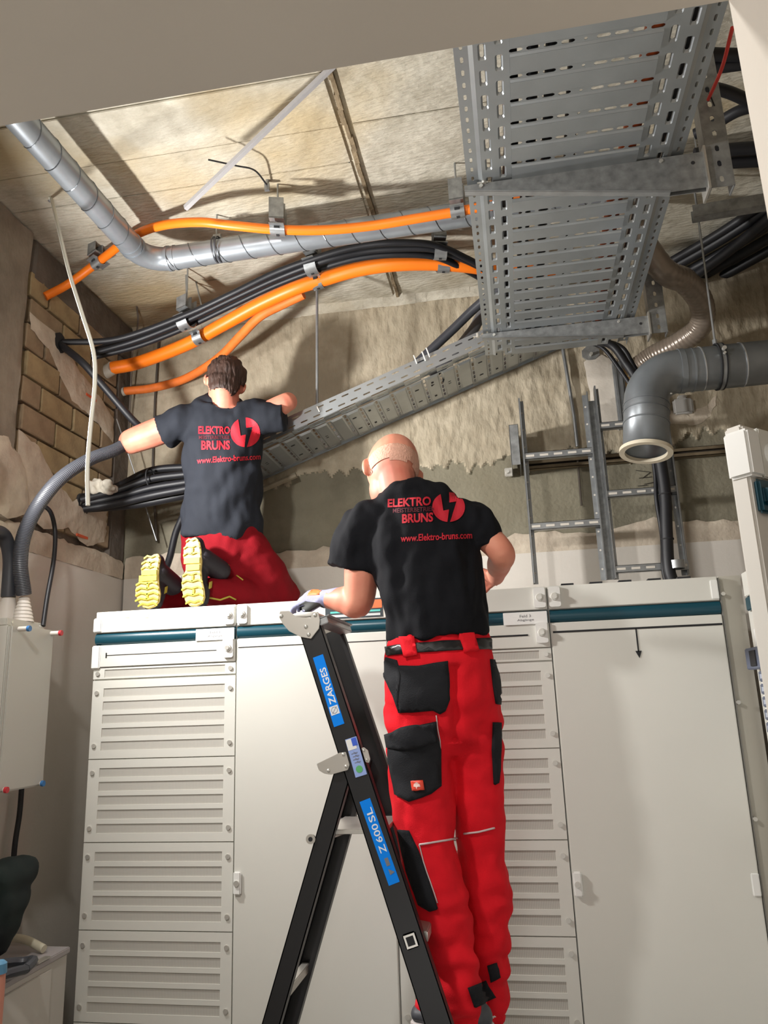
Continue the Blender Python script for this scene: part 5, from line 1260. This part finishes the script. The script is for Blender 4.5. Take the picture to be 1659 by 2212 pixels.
print_on(bv, 'www.Elektro-bruns.com', 866, 1171, 153, 15, .05, 2.34, 'shirt_print', PRINT, man, .02)
# trousers
hipL, kneeL, ankL = V((-.312, 2.345, 1.62)), M(926, 1850, 2.33), M(998, 2172, 2.33)
hipR, kneeR, ankR = V((-.156, 2.40, 1.62)), M(1042, 1860, 2.45), M(1056, 2172, 2.46)
b = MB()
limb(b, [V((-.236, 2.352, 1.872)), V((-.236, 2.352, 1.80)), V((-.236, 2.36, 1.72)), V((-.236, 2.36, 1.645))], [(.160, .122), (.166, .135), (.174, .142), (.160, .120)], 30, ref=Rt)
limb(b, [hipL+V((.0, 0, .06)), hipL, hipL.lerp(kneeL, .45)+V((-.004, 0, 0)), kneeL, kneeL.lerp(ankL, .35)+V((.0, .0, 0)), kneeL.lerp(ankL, .75), ankL], [(.098, .105), (.100, .108), (.092, .098), (.082, .088), (.078, .085), (.068, .075), (.064, .070)], 24, ref=Rt)
limb(b, [hipR+V((.0, 0, .06)), hipR, hipR.lerp(kneeR, .45), kneeR, kneeR.lerp(ankR, .35)+V((.008, 0, 0)), kneeR.lerp(ankR, .75), ankR], [(.090, .100), (.092, .102), (.082, .092), (.070, .080), (.070, .080), (.058, .066), (.052, .060)], 24, ref=Rt)
def wt(c, n):
    low = max(0, min(1, (1.30-c.z)*4))
    sx_ = (c-V((-.225, 2.36, 1.7))).dot(Rt); g = -.016*math.exp(-(sx_/.014)**2) if (1.58 < c.z < 1.80 and c.y < 2.36) else 0
    g += .006*math.sin(c.z*60+c.x*40)*math.exp(-((c.z-1.60)/.05)**2)
    return g+fold(c, 9, 1.2, .009)+fold(c+V((1, 5, 2)), 24, 1, .005)+low*1.3*(.008*noise.noise(V((c.x*14, c.y*14, c.z*26)))+.004*math.sin(c.z*75+5*noise.noise(c*9)))
trs = remesh_obj(b, 'trousers', RED, man, .0065, 4, wt)
bt = bvh_of(trs)
patch(bt, [(835, 1398), (860, 1392), (1000, 1382), (1064, 1378), (1066, 1402), (1000, 1404), (900, 1410), (838, 1416)], 2.34, .007, 'belt', mat('belt_leather', (28, 28, 30), .35), man)
patch(bt, [(867, 1377), (895, 1375), (903, 1416), (876, 1420)], 2.34, .013, 'belt_loop', RED, man, 8)
patch(bt, [(988, 1371), (1020, 1370), (1030, 1407), (1002, 1411)], 2.34, .013, 'belt_loop', RED, man, 8)
patch(bt, [(858, 1438), (905, 1438), (967, 1428), (970, 1510), (962, 1535), (950, 1542), (935, 1534), (862, 1540), (858, 1500)], 2.34, .006, 'back_pocket', WBLACK, man)
patch(bt, [(836, 1420), (858, 1426), (868, 1460), (862, 1538), (850, 1502), (832, 1462), (830, 1440)], 2.34, .006, 'side_pocket', WBLACK, man, 7)
patch(bt, [(840, 1586), (870, 1576), (942, 1560), (950, 1620), (950, 1697), (930, 1714), (886, 1731), (856, 1716), (842, 1640)], 2.34, .008, 'cargo_pocket', WBLACK, man)
patch(bt, [(838, 1584), (870, 1574), (943, 1558), (940, 1604), (905, 1612), (868, 1620), (842, 1616)], 2.34, .013, 'pocket_flap', WBLACK, man)
patch(bt, [(1058, 1424), (1072, 1424), (1082, 1480), (1078, 1522), (1070, 1520), (1064, 1480)], 2.38, .007, 'side_pocket', WBLACK, man, 6)
patch(bt, [(1064, 1560), (1078, 1560), (1078, 1620), (1074, 1690), (1066, 1694), (1062, 1620)], 2.38, .010, 'cargo_pocket', WBLACK, man, 6)
patch(bt, [(862, 1792), (884, 1794), (905, 1838), (920, 1880), (946, 1962), (930, 1966), (905, 1950), (880, 1880)], 2.33, .008, 'knee_pad', WBLACK, man, 8)
lb_ = patch(bt, [(891, 1686), (912, 1684), (915, 1706), (894, 1708)], 2.34, .014, 'pocket_badge', mat('badge_red', (216, 66, 44), .5), man, 6)
b = MB(); b.v = [drop(bt, x, y, 2.34, .0155) for x, y in ((903, 1688), (908, 1694), (909, 1699), (904, 1700), (903, 1705), (901, 1700), (897, 1699), (898, 1693))]; b.face(list(range(8))); b.build('badge_emblem', mat('badge_emblem', (236, 200, 190), .5), lb_)
def piping(pts, y, name='reflective_piping', r=.0028):
    b = MB(); P = []
    for (a, c) in zip(pts, pts[1:]):
        for k in range(8): P.append(drop(bt, a[0]+(c[0]-a[0])*k/8, a[1]+(c[1]-a[1])*k/8, y, .003))
    P.append(drop(bt, *pts[-1], y, .003)); b.tube(P, r, 6); b.build(name, REDTAPE, man, smooth=True)
piping([(906, 1824), (945, 1818), (990, 1810)], 2.33); piping([(1003, 1800), (1035, 1796), (1067, 1788)], 2.40); piping([(942, 1545), (950, 1600), (951, 1690)], 2.34, r=.0018); piping([(906, 1824), (915, 1860), (945, 1950)], 2.33, r=.0018)
patch(bt, [(1010, 2134), (1050, 2118), (1068, 2154), (1024, 2176)], 2.33, .010, 'ankle_strap', WBLACK, man, 8)
patch(bt, [(1054, 2086), (1070, 2080), (1078, 2108), (1060, 2118)], 2.40, .010, 'ankle_strap', WBLACK, man, 7)
# boots
def boot(ank, toe_d, tl=.185):
    b = MB(); td = V(toe_d).normalized(); z0 = .838
    a = V(ank); heel = V((a.x, a.y, z0+.035))-td*.035; toe = V((a.x, a.y, z0+.030))+td*tl
    limb(b, [a+V((0, 0, .03)), V((a.x, a.y, z0+.09)), heel+td*.02+V((0, 0, .02))], [(.030, .030), (.036, .036), (.038, .040)], 18, ref=td)
    limb(b, [heel, heel.lerp(toe, .35)+V((0, 0, .018)), heel.lerp(toe, .7), toe], [(.036, .036), (.040, .040), (.032, .044), (.022, .038)], 18, ref=(0, 0, 1))
    o = remesh_obj(b, 'boot', mat('boot_dark_grey', (64, 66, 72), .5), man, .005, 4)
    b = MB(); sd = td.cross(V((0, 0, 1))); P = []
    for u, w_ in ((-.07, .022), (-.06, .034), (0, .040), (.07*tl/.185, .036), (.13*tl/.185, .044), (.18*tl/.185, .040), (tl+.02, .022)): P.append((u, w_))
    pl_ = [V((a.x, a.y, z0))+td*u+sd*w_ for u, w_ in P]+[V((a.x, a.y, z0))+td*u-sd*w_ for u, w_ in P[::-1]]
    b.prism(pl_, (0, 0, .016)); b.build('boot_sole', mat('boot_sole_white', (214, 206, 204), .6), o, bevel=.003)
    b = MB(); q = heel.lerp(toe, .86)+V((0, 0, .020)); b.ellipsoid(q-td*.01, td*.045, sd*.036, V((0, 0, .030)), 16, 10); b.build('boot_panel', mat('boot_red_panel', (226, 34, 48), .6), o, smooth=True)
    b = MB(); q = heel.lerp(toe, .35)+V((0, 0, .056))
    for k in range(4): b.tube([q+td*(.018*k)-sd*.02-V((0, 0, .003*k)), q+td*(.018*k)+V((0, 0, .006-.003*k)), q+td*(.018*k)+sd*.02-V((0, 0, .003*k))], .0028, 6)
    b.build('laces', mat('white_laces', (222, 216, 212), .7), o)
    return o
boot(V((ankL.x+.012, 2.33, .90)), (-1, .16, 0), .135); boot(V((ankR.x-.012, 2.475, .90)), (-.62, .78, 0), .16)
# gloved left hand on the ladder's top bow
b = MB(); gd = V((-.88, .28, .06)); hand(b, wr_l+V((.0, 0, .006)), gd, (-.05, .62, -.78), 1.12, .62, 1)
limb(b, [wr_l-gd.normalized()*-.0+V((.03, -.012, .0)), wr_l+gd.normalized()*.02], [.035, .031], 14)
glove = remesh_obj(b, 'glove', mat('glove_grey', (150, 152, 184), .8, bump=.2, bscale=200), man, .0042, 3)
bg = bvh_of(glove); gp = []
q = wr_l+gd.normalized()*.055
patch(bg, [(672, 1272), (695, 1270), (690, 1285), (664, 1287)], 2.44, .0025, 'glove_badge', mat('glove_orange', (240, 128, 70), .6), man, 6)
patch(bg, [(646, 1306), (660, 1299), (690, 1303), (706, 1318), (700, 1330), (660, 1322), (648, 1318)], 2.44, .002, 'glove_palm', mat('glove_palm_dark', (62, 64, 62), .8), man, 6)

# ---- kneeling man on the cabinets
YK = 3.12
km = thing('person', 'dark-haired man in black shirt and dark red trousers kneeling on the cabinets', 'person', (-1.25, 3.15, ZT+.008))
def K(px, py, y=YK): return ATY(px, py, y)
hc = K(486, 829, 3.10); hf = V((-.42, .84, -.30)); hu = V((.10, .28, .95))
s1l, e1l, w1l = K(388, 915, 3.08), K(281, 955, 3.06), V((-1.44, 3.36, 3.10))
s1r, e1r, w1r = K(562, 900, 3.12), K(622, 868, 3.14), V((-1.12, 3.44, 3.13))
b = MB(); fw, hup, hr = head(b, hc, hf, hu, 1.06)
limb(b, [hc-hup*.03-fw*.025, K(487, 880, 3.10), K(480, 930, 3.13)], [(.060, .068), (.064, .07), (.10, .085)], 20, ref=(1, 0, 0))
limb(b, [K(478, 930, 3.13), K(480, 1040, 3.14), K(478, 1150, 3.17)], [(.15, .09), (.14, .10), (.15, .11)], 24, ref=(1, 0, 0))
limb(b, [K(450, 915, 3.1), s1l, s1l.lerp(e1l, .5), e1l, e1l.lerp(w1l, .45), w1l], [.06, .066, .064, .056, .048, .032], 18)
limb(b, [K(510, 905, 3.1), s1r, s1r.lerp(e1r, .5), e1r, e1r.lerp(w1r, .45), w1r], [.06, .060, .050, .044, .040, .029], 18)
hand(b, w1l, (.6, .35, .5), (.3, -.4, -.8), 1., .6, 1); hand(b, w1r, (-.7, .3, .3), (.2, -.4, -.8), 1., .6, -1)
limb(b, [V((-1.34, 3.20, 2.40)), V((-1.40, 3.31, 2.27)), V((-1.45, 3.39, 2.19)), V((-1.52, 3.08, 2.195))], [.07, .06, .045, .034], 16)
limb(b, [V((-1.16, 3.20, 2.40)), V((-1.10, 3.30, 2.28)), V((-1.055, 3.37, 2.20)), V((-1.26, 3.08, 2.195))], [.07, .06, .045, .034], 16)
remesh_obj(b, 'body', SKIN, km, .0055, 5); eyes(km, hc, fw, hup, hr, 1.06)
b = MB(); b.ellipsoid(hc-fw*.014+hup*.022, hr*.088, fw*.106, hup*.100, 32, 24); b.ellipsoid(hc-fw*.046-hup*.040, hr*.070, fw*.060, hup*.086, 20, 14)
def hairn(c, n): return .006*noise.noise(c*30)+.010*abs(noise.noise(V((c.x*70, c.y*70, c.z*18))))
ho = remesh_obj(b, 'hair', mat('brown_hair', (66, 46, 38), .6, var=.45, vscale=40, bump=.8, bscale=120, stretch=(1, 1, .25)), km, .005, 2, hairn)
me = ho.data; off = wloc(ho); bm = bmesh.new(); bm.from_mesh(me)
dele = [v for v in bm.verts if ((v.co+off-hc).dot(fw) > .060-.3*(v.co+off-hc).dot(hup)*0 and (v.co+off-hc).dot(hup) < .045) or ((v.co+off-hc).dot(hup) < -.020+.3*(-(v.co+off-hc).dot(fw)-.04)*-1 and (v.co+off-hc).dot(fw) > -.045) or (v.co+off-hc).dot(hup) < -.108]
bmesh.ops.delete(bm, geom=dele, context='VERTS'); bm.to_mesh(me); bm.free()
# his shirt
b = MB()
limb(b, [K(487, 862, 3.10), K(485, 880, 3.12), K(480, 940, 3.13), K(482, 1040, 3.14), K(480, 1110, 3.16), K(477, 1160, 3.18)],
     [(.076, .072), (.150, .100), (.184, .125), (.172, .130), (.180, .135), (.186, .140)], 32, ref=(1, 0, 0), caps=False)
hl = K(350, 934, 3.08); hr_ = K(616, 898, 3.13)
limb(b, [K(450, 912, 3.10), s1l.lerp(K(450, 912, 3.1), .25), s1l, hl], [(.07, .085), (.078, .085), (.084, .080), (.086, .078)], 22, ref=(0, 1, 0), caps=False)
limb(b, [K(515, 905, 3.10), s1r, hr_], [(.07, .085), (.070, .080), (.064, .070)], 22, ref=(0, 1, 0), caps=False)
def wk(c, n): return fold(c, 8, 1.6, .010)+fold(c+V((3, 1, 2)), 18, 1.6, .005)+.006*math.sin((c.x*30-c.z*34)+4*noise.noise(c*6))
sh2 = remesh_obj(b, 't_shirt', SHIRT2, km, .0075, 4, wk); bv = bvh_of(sh2)
print_on(bv, 'ELEKTRO', 429, 938, 68, 17, .0, YK, 'shirt_print', PRINT, km, .03)
print_on(bv, 'MEISTERBETRIEB', 430, 949, 66, 8, .0, YK, 'faint_shirt_print', PRINTD, km, .02)
print_on(bv, 'BRUNS', 435, 972, 62, 20, .0, YK, 'shirt_print', PRINT, km, .035)
print_on(bv, '', 498, 966, 64, 64, .0, YK, 'shirt_emblem', PRINT, km, polys=LOGO)
print_on(bv, 'www.Elektro-bruns.com', 426, 1002, 136, 13, .07, YK, 'shirt_print', PRINT, km, .02)
# his trousers
b = MB()
limb(b, [K(478, 1130, 3.17), K(478, 1165, 3.18), K(476, 1205, 3.19), V((-1.25, 3.22, 2.30))], [(.17, .125), (.185, .135), (.180, .135), (.13, .12)], 28, ref=(1, 0, 0))
lk, la_ = V((-1.45, 3.40, 2.185)), V((-1.535, 3.07, 2.19)); rk, ra_ = V((-1.055, 3.38, 2.195)), V((-1.27, 3.06, 2.19))
limb(b, [V((-1.34, 3.20, 2.38)), V((-1.40, 3.30, 2.27)), lk], [(.10, .10), (.095, .095), (.078, .078)], 22)
limb(b, [lk, lk.lerp(la_, .5), la_], [.075, .072, .060], 20)
limb(b, [V((-1.16, 3.20, 2.38)), V((-1.10, 3.28, 2.28)), rk], [(.105, .105), (.10, .10), (.082, .082)], 22)
limb(b, [rk, rk.lerp(ra_, .5), ra_], [.080, .078, .066], 20)
def wk2(c, n): return fold(c, 9, 1.2, .012)+fold(c+V((1, 5, 2)), 22, 1, .005)
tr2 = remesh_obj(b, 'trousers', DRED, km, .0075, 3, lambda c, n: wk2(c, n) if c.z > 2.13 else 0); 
for v in tr2.data.vertices:
    zz = v.co.z+wloc(tr2).z
    if zz < ZT+.010: v.co.z += ZT+.010-zz
bt = bvh_of(tr2)
def piping2(pts, m_, r=.004):
    b = MB(); P = []
    for (a, c) in zip(pts, pts[1:]):
        for k in range(6): P.append(drop(bt, a[0]+(c[0]-a[0])*k/6, a[1]+(c[1]-a[1])*k/6, 3.15, .003))
    b.tube(P, r, 6); b.build('yellow_piping', m_, km, smooth=True)
YP = mat('yellow_piping', (176, 160, 60), .6)
piping2([(450, 1290), (475, 1295), (495, 1288), (512, 1296)], YP); piping2([(476, 1208), (485, 1222), (497, 1220)], YP); piping2([(511, 1244), (527, 1256)], YP, .003)
# boots with lugged yellow soles, toes down on the cabinet edge
def sole(outline, y, name_side, top_dx):
    P = [ATY(a, c, y) for a, c in outline]; P = [V((p.x, y, max(p.z, ZT+.010))) for p in P]
    bt_ = MB(); cx = sum(p.x for p in P)/len(P); cz = sum(p.z for p in P)/len(P)
    up2 = MB(); zs = sorted(p.z for p in P); z0, z1 = zs[0], zs[-1]
    def wd(z):
        xs = [p.x for p in P if abs(p.z-z) < .035]; return (min(xs), max(xs)) if xs else (cx-.02, cx+.02)
    path = []; rad = []
    for k in range(7):
        z = z0+.022+(z1-z0-.044)*k/6; a, c = wd(z); dpt = (.045, .06, .07, .075, .075, .065, .05)[k]
        path.append(V(((a+c)/2+top_dx*.1, y+.012+dpt*.62, z))); rad.append(((c-a)/2*.92, dpt*.62))
    limb(up2, path, rad, 20, ref=(1, 0, 0)); k5 = path[5]
    limb(up2, [V((k5.x+top_dx*.3, k5.y+.0, k5.z-.02)), V((k5.x+top_dx, k5.y+.09, k5.z-.06))], [(.045, .05), (.046, .05)], 16)
    bo = remesh_obj(up2, 'boot', mat('boot_dark', (30, 26, 34), .6), km, .005, 3)
    for v in bo.data.vertices:
        zz = v.co.z+wloc(bo).z
        if zz < ZT+.009: v.co.z += ZT+.009-zz
    b = MB(); b.prism(P, (0, .016, 0)); b.build('boot_sole', YELP, bo, bevel=.003)
    b = MB(); n = 10
    for k in range(n):
        z = z0+.016+(z1-z0-.03)*k/(n-1); a, c = wd(z); m_ = (a+c)/2; w_ = (c-a)/2*.93; e = .0035
        if .5 < k/(n-1) < .68: b.box((a+.006, y-.005, z-.012), (c-.006, y, z+.012)); continue
        for s in (-1, 1):
            b.prism([V((m_, y, z-e)), V((m_+s*w_*.55, y, z+.006-e)), V((m_+s*w_, y, z-.004-e)), V((m_+s*w_, y, z-.004+e)), V((m_+s*w_*.55, y, z+.006+e)), V((m_, y, z+e))], (0, -.006, 0))
        if k % 2 and k < n-1: b.prism([V((m_-.004, y, z)), V((m_+.004, y, z)), V((m_+.006, y, z+.024)), V((m_-.002, y, z+.024))], (0, -.006, 0))
    o = b.build('sole_tread', YEL, bo); o['kind'] = 'stuff'
    b = MB()
    for q in (1, 3):
        p = path[q]; b.obox(V((p.x+rad[q][0]*.98, p.y+.01, p.z+.03)), (.003, 0, 0), (0, .010, .004), (0, .003, .014))
    b.build('side_flash', YP, bo)
    return bo
f1 = lambda L: [(260+a/3.95, 1100+c/3.95) for a, c in L]
sole(f1([(320, 378), (285, 384), (240, 412), (200, 455), (178, 500), (175, 545), (185, 580), (150, 625), (128, 680), (126, 730), (150, 790), (190, 835), (235, 848), (290, 830), (325, 790), (335, 720), (322, 640), (318, 560), (325, 480), (336, 420)]), 2.925, 'left', .03)
sole(f1([(640, 236), (600, 250), (560, 290), (538, 350), (535, 410), (556, 470), (555, 520), (528, 580), (520, 640), (530, 720), (555, 790), (595, 828), (650, 826), (700, 800), (716, 750), (710, 680), (690, 600), (684, 520), (690, 440), (684, 350), (672, 280)]), 2.925, 'right', .06)

for o in bpy.data.objects:      # tiny joined details
    if o.name.split('.')[0] in ('rail_hole', 'strap_hole', 'punched_hole', 'tray_bolt', 'elbow_bead', 'tie_ends', 'swaged_ring', 'rivet', 'clamp_bolt', 'laces', 'handwriting', 'pencil_mark', 'side_flash', 'bolt', 'worn_patch', 'rail_lips', 'anchor_bolt', 'joint_filler') and o.parent is not None:
        o['kind'] = 'stuff'
